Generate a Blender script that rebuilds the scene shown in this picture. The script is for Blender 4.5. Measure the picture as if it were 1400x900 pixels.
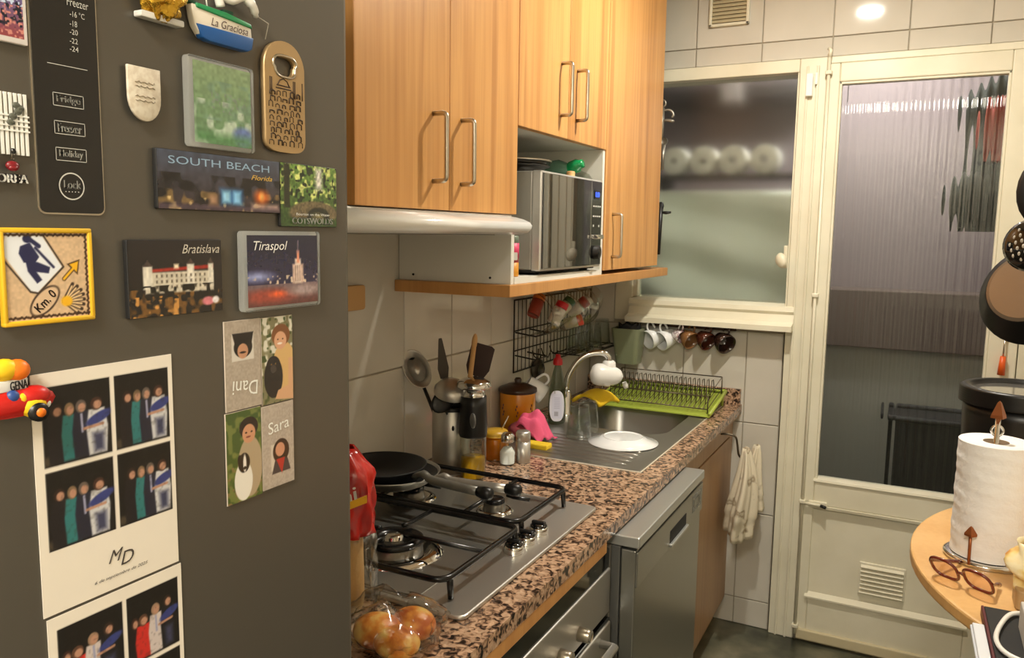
import bpy, bmesh, math, random
import numpy as np
from mathutils import Vector, Matrix, Quaternion
random.seed(7)
for o in list(bpy.data.objects): bpy.data.objects.remove(o)
SC = bpy.context.scene
COL = SC.collection
PI = math.pi

# ------------------------------------------------------------------ camera
CAM = Vector((1.161, 0.0, 1.471))
YAW, PITCH, ROLL, FPX = math.radians(-27.08012536), math.radians(-6.94032902), math.radians(-0.88964173), 1085.6924
fw = Vector((math.sin(YAW)*math.cos(PITCH), math.cos(YAW)*math.cos(PITCH), math.sin(PITCH)))
rt0 = Vector((math.cos(YAW), -math.sin(YAW), 0)); dn0 = fw.cross(rt0)
rt = rt0*math.cos(ROLL) + dn0*math.sin(ROLL); dn = -rt0*math.sin(ROLL) + dn0*math.cos(ROLL)
cd = bpy.data.cameras.new('camera'); cam = bpy.data.objects.new('camera', cd); COL.objects.link(cam)
cam.matrix_world = Matrix(((rt.x, -dn.x, -fw.x, CAM.x), (rt.y, -dn.y, -fw.y, CAM.y), (rt.z, -dn.z, -fw.z, CAM.z), (0, 0, 0, 1)))
cd.sensor_fit = 'HORIZONTAL'; cd.sensor_width = 36.0; cd.lens = 36.0*FPX/1400.0
cd.clip_start = 0.02
SC.camera = cam

# ------------------------------------------------------------------ world, lights, exposure
w = bpy.data.worlds.new('world'); SC.world = w; w.use_nodes = True
w.node_tree.nodes['Background'].inputs[0].default_value = (0.02, 0.022, 0.03, 1)
w.node_tree.nodes['Background'].inputs[1].default_value = 0.3
vs = SC.view_settings
vs.view_transform = 'Standard'; vs.look = 'None'; vs.gamma = 1.0; vs.use_curve_mapping = False
vs.exposure = 0.28
def light(name, kind, loc, energy, color, size=0.05, rot=None):
    l = bpy.data.lights.new(name, kind); l.energy = energy; l.color = color
    if kind == 'AREA': l.shape = 'DISK'; l.size = size
    else: l.shadow_soft_size = size
    o = bpy.data.objects.new(name, l); COL.objects.link(o); o.location = loc
    if rot: o.rotation_euler = rot
    return o
LAMP = Vector((0.895, 2.08, 2.43))
light('ceiling_lamp_light', 'AREA', (LAMP.x, LAMP.y, 2.435), 19.5, (1.0, 0.945, 0.83), 0.085)
light('added_fill_light', 'AREA', (1.15, -0.75, 2.44), 36, (1.0, 0.95, 0.86), 0.45)  # added fill behind the camera to lift the shadows, no known source there
light('gallery_lamp_light', 'POINT', (0.95, 3.55, 2.30), 22.0, (1.0, 0.96, 0.94), 0.05)

# ------------------------------------------------------------------ materials
def s2l(c):
    c = c/255.0
    return c/12.92 if c <= 0.04045 else ((c+0.055)/1.055)**2.4
def rgb(*c): return (s2l(c[0]), s2l(c[1]), s2l(c[2]), 1.0)
MATS = {}
def mat(name, col, rough=0.5, metal=0.0, **k):
    if name in MATS: return MATS[name]
    m = bpy.data.materials.new(name); m.use_nodes = True
    nt = m.node_tree; b = nt.nodes['Principled BSDF']
    b.inputs['Base Color'].default_value = rgb(*col); b.inputs['Roughness'].default_value = rough
    b.inputs['Metallic'].default_value = metal
    if k.get('trans'):
        b.inputs['Transmission Weight'].default_value = k['trans']
    if k.get('ior'): b.inputs['IOR'].default_value = k['ior']
    if k.get('alpha') is not None: b.inputs['Alpha'].default_value = k['alpha']
    if k.get('coat'):
        b.inputs['Coat Weight'].default_value = k['coat']; b.inputs['Coat Roughness'].default_value = k.get('coat_rough', 0.08)
    if k.get('emit'):
        b.inputs['Emission Color'].default_value = rgb(*k['emit']); b.inputs['Emission Strength'].default_value = k.get('estr', 1.0)
    if k.get('sheen'): b.inputs['Sheen Weight'].default_value = k['sheen']
    if k.get('spec') is not None: b.inputs['Specular IOR Level'].default_value = k['spec']
    if k.get('aniso'): b.inputs['Anisotropic'].default_value = k['aniso']
    if k.get('sss'): b.inputs['Subsurface Weight'].default_value = k['sss']; b.inputs['Subsurface Radius'].default_value = (.02, .015, .01)
    if k.get('noise'):      # (scale, [stops], stretch xyz, detail)
        sc, stops, st, det = k['noise']
        tc = nt.nodes.new('ShaderNodeTexCoord'); mp = nt.nodes.new('ShaderNodeMapping'); mp.inputs['Scale'].default_value = st
        nz = nt.nodes.new('ShaderNodeTexNoise'); nz.inputs['Scale'].default_value = sc; nz.inputs['Detail'].default_value = det
        rp = nt.nodes.new('ShaderNodeValToRGB')
        e = rp.color_ramp.elements
        while len(e) < len(stops): e.new(0.5)
        for i, (p, c) in enumerate(stops): e[i].position = p; e[i].color = rgb(*c)
        nt.links.new(tc.outputs['Object'], mp.inputs[0]); nt.links.new(mp.outputs[0], nz.inputs['Vector'])
        nt.links.new(nz.outputs[0], rp.inputs[0]); nt.links.new(rp.outputs[0], b.inputs['Base Color'])
    if k.get('bump'):       # (scale, strength, stretch)
        sc, stg, st = k['bump']
        tc = nt.nodes.new('ShaderNodeTexCoord'); mp = nt.nodes.new('ShaderNodeMapping'); mp.inputs['Scale'].default_value = st
        nz = nt.nodes.new('ShaderNodeTexNoise'); nz.inputs['Scale'].default_value = sc; nz.inputs['Detail'].default_value = 3
        bp = nt.nodes.new('ShaderNodeBump'); bp.inputs['Strength'].default_value = stg; bp.inputs['Distance'].default_value = k.get('bdist', 0.004)
        nt.links.new(tc.outputs['Object'], mp.inputs[0]); nt.links.new(mp.outputs[0], nz.inputs['Vector'])
        nt.links.new(nz.outputs[0], bp.inputs['Height']); nt.links.new(bp.outputs[0], b.inputs['Normal'])
    MATS[name] = m
    return m
ONE = (1, 1, 1)
tile_m = mat('glazed_tile', (192, 184, 166), 0.06, spec=0.4, bump=(7, 0.03, ONE), bdist=0.002,
             noise=(3.0, [(0.35, (194, 189, 176)), (0.65, (206, 201, 189))], ONE, 3))
grout_m = mat('grout', (168, 158, 138), 0.9)
plaster = mat('plaster', (228, 222, 206), 0.85)
ceil_m = mat('ceiling_paint', (235, 230, 216), 0.9)
floor_m = mat('floor_stone', (90, 88, 72), 0.30, noise=(7, [(0.30, (44, 46, 36)), (0.48, (84, 84, 68)), (0.62, (112, 108, 88)), (0.75, (140, 134, 112))], ONE, 6))
cream = mat('cream_paint', (224, 218, 194), 0.38, bump=(30, 0.12, ONE), bdist=0.002,
            noise=(5, [(0.3, (214, 208, 184)), (0.7, (228, 223, 202))], ONE, 4))
cream_dirty = mat('cream_paint_worn', (196, 184, 150), 0.5)
white_lam = mat('white_laminate', (226, 224, 214), 0.35)
white_pl = mat('white_plastic', (236, 234, 228), 0.28)
white_en = mat('white_enamel', (244, 244, 241), 0.22, coat=0.4)
porcelain = mat('porcelain', (238, 240, 240), 0.12, coat=0.5)
black_pl = mat('black_plastic', (14, 14, 14), 0.38)
black_gl = mat('black_gloss', (7, 8, 9), 0.06, coat=0.6)
black_en = mat('black_enamel', (11, 11, 12), 0.25)
black_mt = mat('black_matt', (20, 20, 20), 0.7)
steel = mat('brushed_steel', (196, 193, 186), 0.36, 0.85, aniso=0.3, bump=(60, 0.05, (1, 30, 1)), bdist=0.001)
steel_dark = mat('dark_steel', (132, 129, 122), 0.32, 0.85)
steel_rub = mat('worn_steel', (172, 170, 163), 0.33, 0.9, bump=(14, 0.06, ONE), bdist=0.002)
chrome = mat('chrome', (215, 214, 210), 0.07, 1.0)
nickel = mat('satin_nickel', (196, 188, 172), 0.28, 1.0)
iron = mat('dark_wire', (92, 82, 66), 0.38, 0.7)
fridge_m = mat('dark_inox', (98, 94, 86), 0.36, 0.55, bump=(160, 0.03, (1, 1, 6)), bdist=0.0006)
def thin_glass(name, col, ior, rough=0.03, tint=1.0):
    m = bpy.data.materials.new(name); m.use_nodes = True; nt = m.node_tree; L = nt.links.new
    nt.nodes.remove(nt.nodes['Principled BSDF']); out = nt.nodes['Material Output']
    tr = nt.nodes.new('ShaderNodeBsdfTransparent'); tr.inputs[0].default_value = rgb(*col)
    gl = nt.nodes.new('ShaderNodeBsdfGlossy'); gl.inputs['Roughness'].default_value = rough
    lw = nt.nodes.new('ShaderNodeLayerWeight'); lw.inputs[0].default_value = 0.5
    pw = nt.nodes.new('ShaderNodeMath'); pw.operation = 'POWER'; pw.inputs[1].default_value = 3.5; L(lw.outputs['Facing'], pw.inputs[0])
    fr_ = nt.nodes.new('ShaderNodeMath'); fr_.operation = 'MULTIPLY_ADD'; fr_.inputs[1].default_value = 0.75; fr_.inputs[2].default_value = ((ior-1)/(ior+1))**2; L(pw.outputs[0], fr_.inputs[0])
    mx = nt.nodes.new('ShaderNodeMixShader')
    L(fr_.outputs[0], mx.inputs[0]); L(tr.outputs[0], mx.inputs[1]); L(gl.outputs[0], mx.inputs[2]); L(mx.outputs[0], out.inputs[0])
    MATS[name] = m; return m
glass_m = thin_glass('clear_glass', (243, 246, 244), 1.5)
frost_m = mat('frosted_glass', (228, 233, 229), 0.24, trans=1.0, ior=1.35)
reed_m = mat('reeded_glass', (232, 236, 234), 0.03, trans=1.0, ior=1.42)
film_m = thin_glass('clear_film', (250, 250, 248), 1.5, 0.12)
acryl = mat('clear_acrylic', (236, 240, 240), 0.06, trans=0.9, ior=1.3)

def wood_mat(name, cols, sx=14.0, rough=0.36):
    if name in MATS: return MATS[name]
    m = bpy.data.materials.new(name); m.use_nodes = True; nt = m.node_tree; b = nt.nodes['Principled BSDF']
    tc = nt.nodes.new('ShaderNodeTexCoord'); oi = nt.nodes.new('ShaderNodeObjectInfo')
    vm = nt.nodes.new('ShaderNodeVectorMath'); vm.operation = 'ADD'
    sc = nt.nodes.new('ShaderNodeVectorMath'); sc.operation = 'SCALE'; sc.inputs[0].default_value = (7, 13, 5)
    nt.links.new(oi.outputs['Random'], sc.inputs['Scale']); nt.links.new(tc.outputs['Object'], vm.inputs[0]); nt.links.new(sc.outputs[0], vm.inputs[1])
    mp = nt.nodes.new('ShaderNodeMapping'); mp.inputs['Scale'].default_value = (sx, sx, 0.55)
    n1 = nt.nodes.new('ShaderNodeTexNoise'); n1.inputs['Scale'].default_value = 1.0; n1.inputs['Detail'].default_value = 3; n1.inputs['Distortion'].default_value = 0.5
    mp2 = nt.nodes.new('ShaderNodeMapping'); mp2.inputs['Scale'].default_value = (90, 90, 2.2)
    n2 = nt.nodes.new('ShaderNodeTexNoise'); n2.inputs['Scale'].default_value = 1.0; n2.inputs['Detail'].default_value = 4
    mx = nt.nodes.new('ShaderNodeMath'); mx.operation = 'MULTIPLY_ADD'; mx.inputs[1].default_value = 0.35
    rp = nt.nodes.new('ShaderNodeValToRGB'); e = rp.color_ramp.elements
    while len(e) < len(cols): e.new(0.5)
    for i, (p, c) in enumerate(cols): e[i].position = p; e[i].color = rgb(*c)
    L = nt.links.new
    L(vm.outputs[0], mp.inputs[0]); L(mp.outputs[0], n1.inputs['Vector']); L(vm.outputs[0], mp2.inputs[0]); L(mp2.outputs[0], n2.inputs['Vector'])
    L(n2.outputs[0], mx.inputs[0]); L(n1.outputs[0], mx.inputs[2]); L(mx.outputs[0], rp.inputs[0]); L(rp.outputs[0], b.inputs['Base Color'])
    b.inputs['Roughness'].default_value = rough
    MATS[name] = m
    return m
wood_m = wood_mat('cherry_laminate', [(0.42, (168, 114, 60)), (0.58, (198, 142, 80)), (0.72, (212, 158, 94)), (0.88, (184, 128, 70))])
wood_low = wood_mat('base_unit_laminate', [(0.42, (142, 108, 72)), (0.6, (164, 128, 88)), (0.85, (150, 114, 76))])
beech = wood_mat('beech_table', [(0.42, (206, 158, 96)), (0.65, (222, 178, 116)), (0.88, (212, 164, 102))], 6)
shelf_w = wood_mat('shelf_edge_wood', [(0.42, (176, 122, 66)), (0.65, (200, 146, 86)), (0.88, (186, 132, 74))], 8)
spoon_w = mat('spoon_wood', (196, 152, 96), 0.6)

def granite():
    m = bpy.data.materials.new('speckled_granite'); m.use_nodes = True; nt = m.node_tree; b = nt.nodes['Principled BSDF']; L = nt.links.new
    tc = nt.nodes.new('ShaderNodeTexCoord')
    v = nt.nodes.new('ShaderNodeTexNoise'); v.inputs['Scale'].default_value = 78; v.inputs['Detail'].default_value = 2.5; v.inputs['Distortion'].default_value = 0.8
    v2 = nt.nodes.new('ShaderNodeTexVoronoi'); v2.inputs['Scale'].default_value = 95
    v3 = nt.nodes.new('ShaderNodeTexNoise'); v3.inputs['Scale'].default_value = 9
    for n in (v, v2, v3): L(tc.outputs['Object'], n.inputs['Vector'])
    r = nt.nodes.new('ShaderNodeValToRGB'); e = r.color_ramp.elements
    st = [(0.34, (34, 28, 25)), (0.42, (92, 72, 60)), (0.47, (152, 120, 95)), (0.54, (194, 158, 128)), (0.70, (212, 180, 150))]
    while len(e) < len(st): e.new(0.5)
    for i, (p, c) in enumerate(st): e[i].position = p; e[i].color = rgb(*c)
    L(v.outputs[0], r.inputs[0])
    mx = nt.nodes.new('ShaderNodeMix'); mx.data_type = 'RGBA'; mx.blend_type = 'MULTIPLY'; mx.inputs['Factor'].default_value = 0.35
    sp_ = nt.nodes.new('ShaderNodeSeparateColor'); L(v2.outputs['Color'], sp_.inputs[0]); L(r.outputs[0], mx.inputs['A']); L(sp_.outputs[0], mx.inputs['B'])
    L(mx.outputs['Result'], b.inputs['Base Color'])
    b.inputs['Roughness'].default_value = 0.22
    return m
granite_m = granite()
def attr_mat(name, rough, coat=0.0):
    m = bpy.data.materials.new(name); m.use_nodes = True; nt = m.node_tree; b = nt.nodes['Principled BSDF']
    a = nt.nodes.new('ShaderNodeAttribute'); a.attribute_name = 'ink'
    nt.links.new(a.outputs['Color'], b.inputs['Base Color']); b.inputs['Roughness'].default_value = rough
    b.inputs['Coat Weight'].default_value = coat
    return m
print_gloss = attr_mat('glossy_print', 0.18, 0.3); print_matt = attr_mat('photo_paper_print', 0.38)

# ------------------------------------------------------------------ mesh helpers
class MB:
    def __init__(s): s.v = []; s.f = []; s.mi = []; s.sm = []
    def add(s, vs, fs, smooth=False, m=0):
        n = len(s.v); s.v += [Vector(p) for p in vs]
        for f in fs: s.f.append([i+n for i in f]); s.mi.append(m); s.sm.append(smooth)
        return s
    def box(s, x0, x1, y0, y1, z0, z1, bev=0.0, m=0, seg=2):
        if bev <= 0:
            vs = [(x0,y0,z0),(x1,y0,z0),(x1,y1,z0),(x0,y1,z0),(x0,y0,z1),(x1,y0,z1),(x1,y1,z1),(x0,y1,z1)]
            return s.add(vs, [(0,3,2,1),(4,5,6,7),(0,1,5,4),(1,2,6,5),(2,3,7,6),(3,0,4,7)], False, m)
        bm = bmesh.new(); bmesh.ops.create_cube(bm, size=1.0)
        for v in bm.verts: v.co = Vector(((x0+x1)/2+v.co.x*(x1-x0), (y0+y1)/2+v.co.y*(y1-y0), (z0+z1)/2+v.co.z*(z1-z0)))
        bmesh.ops.bevel(bm, geom=bm.edges[:], offset=bev, segments=seg, profile=0.5, affect='EDGES')
        return s.bm(bm, m, seg > 2)
    def bm(s, bm, m=0, smooth=False, M=None):
        bm.verts.index_update()
        vs = [(M @ v.co if M else v.co.copy()) for v in bm.verts]
        s.add(vs, [[v.index for v in f.verts] for f in bm.faces], smooth, m); bm.free(); return s
    def prism(s, poly, axis, a, b, m=0, bev=0.0, smooth=False):
        def P(u, v, t): return {'x': (t, u, v), 'y': (u, t, v), 'z': (u, v, t)}[axis]
        bm = bmesh.new()
        A = [bm.verts.new(P(u, v, a)) for u, v in poly]; B = [bm.verts.new(P(u, v, b)) for u, v in poly]
        n = len(poly)
        bm.faces.new(A); bm.faces.new(B)
        for i in range(n): bm.faces.new((A[i], A[(i+1) % n], B[(i+1) % n], B[i]))
        bmesh.ops.recalc_face_normals(bm, faces=bm.faces)
        if bev > 0: bmesh.ops.bevel(bm, geom=bm.edges[:], offset=bev, segments=2, profile=0.5, affect='EDGES', clamp_overlap=True)
        return s.bm(bm, m, smooth)
    def tube(s, pts, r, n=8, closed=False, m=0, caps=True):
        pts = [Vector(p) for p in pts]; k = len(pts); rs = r if isinstance(r, (list, tuple)) else [r]*k
        T = []
        for i in range(k):
            if closed: t = pts[(i+1) % k]-pts[i-1]
            else: t = pts[min(i+1, k-1)]-pts[max(i-1, 0)]
            T.append(t.normalized() if t.length > 1e-9 else Vector((0, 0, 1)))
        up = Vector((0, 0, 1)) if abs(T[0].z) < 0.9 else Vector((1, 0, 0))
        N = [(up - T[0]*up.dot(T[0])).normalized()]
        for i in range(1, k):
            q = T[i-1].rotation_difference(T[i]); N.append((q @ N[-1]).normalized())
        vs = []
        for i in range(k):
            B = T[i].cross(N[i])
            for j in range(n):
                a = 2*PI*j/n; vs.append(pts[i]+(N[i]*math.cos(a)+B*math.sin(a))*rs[i])
        fs = []
        for i in range(k if closed else k-1):
            i2 = (i+1) % k
            for j in range(n): fs.append((i*n+j, i*n+(j+1) % n, i2*n+(j+1) % n, i2*n+j))
        if caps and not closed: fs += [tuple(range(n))[::-1], tuple((k-1)*n+j for j in range(n))]
        return s.add(vs, fs, True, m)
    def lathe(s, prof, c=(0, 0, 0), n=28, m=0, M=None, sx=1.0, sy=1.0, smooth=True):
        c = Vector(c); vs = []; fs = []; ring = []
        for r, z in prof:
            if r < 1e-6: ring.append([len(vs)]); vs.append(Vector((0, 0, z)))
            else:
                ring.append(list(range(len(vs), len(vs)+n)))
                for j in range(n): a = 2*PI*j/n; vs.append(Vector((r*sx*math.cos(a), r*sy*math.sin(a), z)))
        for a, b in zip(ring[:-1], ring[1:]):
            if len(a) == 1 and len(b) == 1: continue
            for j in range(n):
                j2 = (j+1) % n
                if len(a) == 1: fs.append((a[0], b[j2], b[j])[::-1])
                elif len(b) == 1: fs.append((a[j], a[j2], b[0]))
                else: fs.append((a[j], a[j2], b[j2], b[j]))
        if M: vs = [M @ v for v in vs]
        return s.add([v+c for v in vs], fs, smooth, m)
    def ell(s, c, r, n=16, m=0, M=None):
        k = max(6, n//2); pr = [(math.sin(PI*i/k), -math.cos(PI*i/k)) for i in range(k+1)]
        pr[0] = (0, -1); pr[-1] = (0, 1)
        D = Matrix.Diagonal((r[0], r[1], r[2])).to_4x4()
        return s.lathe(pr, c, n, m, (M @ D) if M else D)
    def grid(s, fn, nu, nv, m=0, smooth=True, wrapu=False):
        vs = [fn(i/(nu if wrapu else nu-1), j/(nv-1)) for j in range(nv) for i in range(nu)]
        fs = []
        for j in range(nv-1):
            for i in range(nu if wrapu else nu-1):
                i2 = (i+1) % nu; fs.append((j*nu+i, j*nu+i2, (j+1)*nu+i2, (j+1)*nu+i))
        return s.add(vs, fs, smooth, m)
    def xf(s, M):
        s.v = [M @ v for v in s.v]; return s
    def mesh(s, name, mats):
        me = bpy.data.meshes.new(name); me.from_pydata([tuple(v) for v in s.v], [], s.f)
        for q in (mats if isinstance(mats, (list, tuple)) else [mats]): me.materials.append(q)
        me.polygons.foreach_set('material_index', s.mi); me.polygons.foreach_set('use_smooth', s.sm)
        me.update(); return me
    def build(s, name, mats, parent=None, **k):
        """world-space points; a child is stored in its parent's space, a top-level mesh gets its origin at its base"""
        if parent is not None:
            inv = world_of(parent).inverted(); s.v = [inv @ v for v in s.v]
            o = bpy.data.objects.new(name, s.mesh(name, mats)); COL.objects.link(o); o.parent = parent
        else:
            xs = [v.x for v in s.v]; ys = [v.y for v in s.v]; zs = [v.z for v in s.v]
            c = Vector(((min(xs)+max(xs))/2, (min(ys)+max(ys))/2, min(zs)))
            s.v = [v-c for v in s.v]
            o = bpy.data.objects.new(name, s.mesh(name, mats)); COL.objects.link(o); o.location = c
        if k.get('solid'):
            md = o.modifiers.new('thickness', 'SOLIDIFY'); md.thickness = k['solid']; md.offset = k.get('off', 0)
        if k.get('sub'):
            md = o.modifiers.new('smooth', 'SUBSURF'); md.levels = k['sub']; md.render_levels = k['sub']
        if k.get('label'): o['label'] = k['label']
        if k.get('cat'): o['category'] = k['cat']
        if k.get('group'): o['group'] = k['group']
        if k.get('kind'): o['kind'] = k['kind']
        return o
def world_of(o):
    M = Matrix.Translation(o.location) @ o.rotation_euler.to_matrix().to_4x4()
    return world_of(o.parent) @ M if o.parent else M
def thing(name, label, cat, loc=(0, 0, 0), group=None, kind=None):
    o = bpy.data.objects.new(name, None); COL.objects.link(o); o.location = loc; o.empty_display_size = 0.05
    o['label'] = label
    if cat: o['category'] = cat
    if group: o['group'] = group
    if kind: o['kind'] = kind
    return o
def bx(name, m, parent, x0, x1, y0, y1, z0, z1, bev=0.0, **k):
    return MB().box(x0, x1, y0, y1, z0, z1, bev).build(name, m, parent, **k)
def arc(c, r, a0, a1, n, plane='xy'):
    out = []
    for i in range(n+1):
        a = a0+(a1-a0)*i/n; u, v = r*math.cos(a), r*math.sin(a)
        out.append(Vector(c)+Vector({'xy': (u, v, 0), 'xz': (u, 0, v), 'yz': (0, u, v)}[plane]))
    return out
def rrect(x0, x1, y0, y1, r, n=4):
    p = []
    for cx, cy, a in ((x1-r, y1-r, 0), (x0+r, y1-r, PI/2), (x0+r, y0+r, PI), (x1-r, y0+r, 1.5*PI)):
        p += [(cx+r*math.cos(a+PI/2*i/n), cy+r*math.sin(a+PI/2*i/n)) for i in range(n+1)]
    return p
def spline(pts, n=8):
    P = [Vector(p) for p in pts]; P = [2*P[0]-P[1]]+P+[2*P[-1]-P[-2]]; out = []
    for i in range(1, len(P)-2):
        a, b, c, d = P[i-1:i+3]
        for k in range(n):
            t = k/n; out.append(0.5*((2*b)+(c-a)*t+(2*a-5*b+4*c-d)*t*t+(3*b-a-3*c+d)*t**3))
    return out+[P[-2]]
def axisM(d, roll=0.0):
    """matrix that turns +z to direction d"""
    return Vector((0, 0, 1)).rotation_difference(Vector(d).normalized()).to_matrix().to_4x4() @ Matrix.Rotation(roll, 4, 'Z')
def px(x, y, ax, val):
    """the point where the line of sight of a photo pixel meets the real plane <axis> = val"""
    d = rt*((x-700)/FPX)+dn*((y-450)/FPX)+fw
    return CAM+d*((val-CAM[ax])/d[ax])

class Frame:
    """a flat sheet in the scene: origin o, unit axes u (right), v (up), n (out)"""
    def __init__(s, o, u, v): s.o = Vector(o); s.u = Vector(u).normalized(); s.v = Vector(v).normalized(); s.n = s.u.cross(s.v)
    def P(s, a, b, c=0.0): return s.o+s.u*a+s.v*b+s.n*c
def ffr(y0, z0, x=0.70): return Frame((x, y0, z0), (0, 1, 0), (0, 0, 1))
def slab(fr, poly, d0, d1, bev=0.0):
    mb = MB(); q = MB().prism(poly, 'z', d0, d1, 0, bev, bev > 0)
    q.v = [fr.P(v.x, v.y, v.z) for v in q.v]
    return q
_FONT = {}
def text_mesh(body, extrude=0.0, shear=0.0, spacing=1.0):
    c = bpy.data.curves.new('t', 'FONT'); c.body = body; c.extrude = extrude; c.shear = shear; c.resolution_u = 3; c.space_character = spacing
    o = bpy.data.objects.new('t', c); COL.objects.link(o)
    bpy.context.view_layer.update()
    dg = bpy.context.evaluated_depsgraph_get(); me = bpy.data.meshes.new_from_object(o.evaluated_get(dg))
    vs = [v.co.copy() for v in me.vertices]; fs = [list(p.vertices) for p in me.polygons]
    bpy.data.objects.remove(o); bpy.data.curves.remove(c); bpy.data.meshes.remove(me)
    return vs, fs
def lettering(body, fr, cx, cy, w, h, m, parent, lift=0.0006, shear=0.0, rot=0.0, bold=0.0):
    key = (body, shear)
    if key not in _FONT: _FONT[key] = text_mesh(body, 0.0, shear)
    vs, fs = _FONT[key]
    x0 = min(v.x for v in vs); x1 = max(v.x for v in vs); y0 = min(v.y for v in vs); y1 = max(v.y for v in vs)
    sx = w/(x1-x0); sy = h/(y1-y0); mb = MB(); cr, sr = math.cos(rot), math.sin(rot)
    q = []
    for v in vs:
        a = (v.x-(x0+x1)/2)*sx; b = (v.y-(y0+y1)/2)*sy
        q.append(fr.P(cx+a*cr-b*sr, cy+a*sr+b*cr, lift))
    mb.add(q, fs)
    if bold:
        for dx in (-bold, bold): mb.add([p+fr.u*dx+fr.n*0.00005 for p in q], fs)
    return mb.build('lettering', m, parent)

# ------------------------------------------------------------------ a small painter for flat prints
def _vn(rng, w, h, s):
    gw, gh = int(w/s)+3, int(h/s)+3; g = rng.random((gh, gw))
    yy, xx = np.mgrid[0:h, 0:w]/s; xi = xx.astype(int); yi = yy.astype(int); fx = xx-xi; fy = yy-yi
    fx = fx*fx*(3-2*fx); fy = fy*fy*(3-2*fy)
    return (g[yi, xi]*(1-fx)+g[yi, xi+1]*fx)*(1-fy)+(g[yi+1, xi]*(1-fx)+g[yi+1, xi+1]*fx)*fy
class Paint:
    def __init__(s, w, h, bg, seed=1):
        s.w, s.h = w, h; s.a = np.zeros((h, w, 3)); s.a[:] = bg; s.rng = np.random.default_rng(seed)
        yy, xx = np.mgrid[0:h, 0:w]; s.x = xx/(w-1); s.y = yy/(h-1)      # y up
        s.ps = 0.7/max(w, h); s.asp = h/w
    def _mix(s, k, c):
        k = np.clip(k, 0, 1)[..., None]; s.a = s.a*(1-k)+np.array(c, float)*k; return s
    def ell(s, cx, cy, rx, ry, c, soft=1.0, rot=0.0, k=1.0):
        X = s.x-cx; Y = (s.y-cy)*s.asp; ry = ry*s.asp
        cr, sr = math.cos(rot), math.sin(rot); A = X*cr+Y*sr; B = -X*sr+Y*cr
        d = (np.sqrt((A/rx)**2+(B/ry)**2)-1)*min(rx, ry)
        return s._mix(k*(0.5-d/(2*s.ps*soft)), c)
    def rect(s, x0, x1, y0, y1, c, soft=1.0, k=1.0):
        d = np.maximum(np.maximum(x0-s.x, s.x-x1), np.maximum(y0-s.y, s.y-y1)*s.asp)
        return s._mix(k*(0.5-d/(2*s.ps*soft)), c)
    def poly(s, pts, c, soft=1.0, k=1.0):
        P = [(x, y*s.asp) for x, y in pts]; X, Y = s.x, s.y*s.asp
        ins = np.zeros(X.shape, bool); dist = np.full(X.shape, 9.0)
        for (x0, y0), (x1, y1) in zip(P, P[1:]+P[:1]):
            dx, dy = x1-x0, y1-y0; L = dx*dx+dy*dy+1e-12
            t = np.clip(((X-x0)*dx+(Y-y0)*dy)/L, 0, 1); dist = np.minimum(dist, np.hypot(X-x0-t*dx, Y-y0-t*dy))
            cnd = ((y0 > Y) != (y1 > Y)) & (X < dx*(Y-y0)/(dy if abs(dy) > 1e-12 else 1e-12)+x0); ins ^= cnd
        d = np.where(ins, -dist, dist)
        return s._mix(k*(0.5-d/(2*s.ps*soft)), c)
    def line(s, pts, wd, c, soft=1.0, k=1.0):
        P = [(x, y*s.asp) for x, y in pts]; X, Y = s.x, s.y*s.asp; dist = np.full(X.shape, 9.0)
        for (x0, y0), (x1, y1) in zip(P, P[1:]):
            dx, dy = x1-x0, y1-y0; L = dx*dx+dy*dy+1e-12
            t = np.clip(((X-x0)*dx+(Y-y0)*dy)/L, 0, 1); dist = np.minimum(dist, np.hypot(X-x0-t*dx, Y-y0-t*dy))
        return s._mix(k*(0.5-(dist-wd/2)/(2*s.ps*soft)), c)
    def grad(s, x0, x1, y0, y1, cb, ct, k=1.0):
        t = np.clip((s.y-y0)/(y1-y0), 0, 1)[..., None]; col = np.array(cb, float)*(1-t)+np.array(ct, float)*t
        msk = ((s.x >= x0) & (s.x <= x1) & (s.y >= y0) & (s.y <= y1))[..., None]*k
        s.a = s.a*(1-msk)+col*msk; return s
    def noise(s, x0, x1, y0, y1, sc, c, lo=0.5, hi=0.7, k=1.0):
        n = _vn(s.rng, s.w, s.h, sc)
        msk = (s.x >= x0) & (s.x <= x1) & (s.y >= y0) & (s.y <= y1)
        return s._mix(k*np.clip((n-lo)/(hi-lo), 0, 1)*msk, c)
    def mul(s, sc, amt):
        s.a = np.clip(s.a*(1+amt*(_vn(s.rng, s.w, s.h, sc)-0.5)[..., None]), 0, 255); return s
    def sheet(s, name, fr, u0, v0, wd, ht, lift, m, parent, round_=None):
        mb = MB(); w, h = s.w, s.h
        vs = [fr.P(u0+wd*i/(w-1), v0+ht*j/(h-1), lift) for j in range(h) for i in range(w)]
        fs = [(j*w+i, j*w+i+1, (j+1)*w+i+1, (j+1)*w+i) for j in range(h-1) for i in range(w-1)]
        mb.add(vs, fs); o = mb.build(name, m, parent)
        c = np.clip(s.a, 0, 255)/255.0; c = np.where(c <= 0.04045, c/12.92, ((c+0.055)/1.055)**2.4)
        at = o.data.attributes.new('ink', 'FLOAT_COLOR', 'POINT')
        at.data.foreach_set('color', np.concatenate([c.reshape(-1, 3), np.ones((w*h, 1))], 1).astype(np.float32).ravel())
        return o
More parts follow.
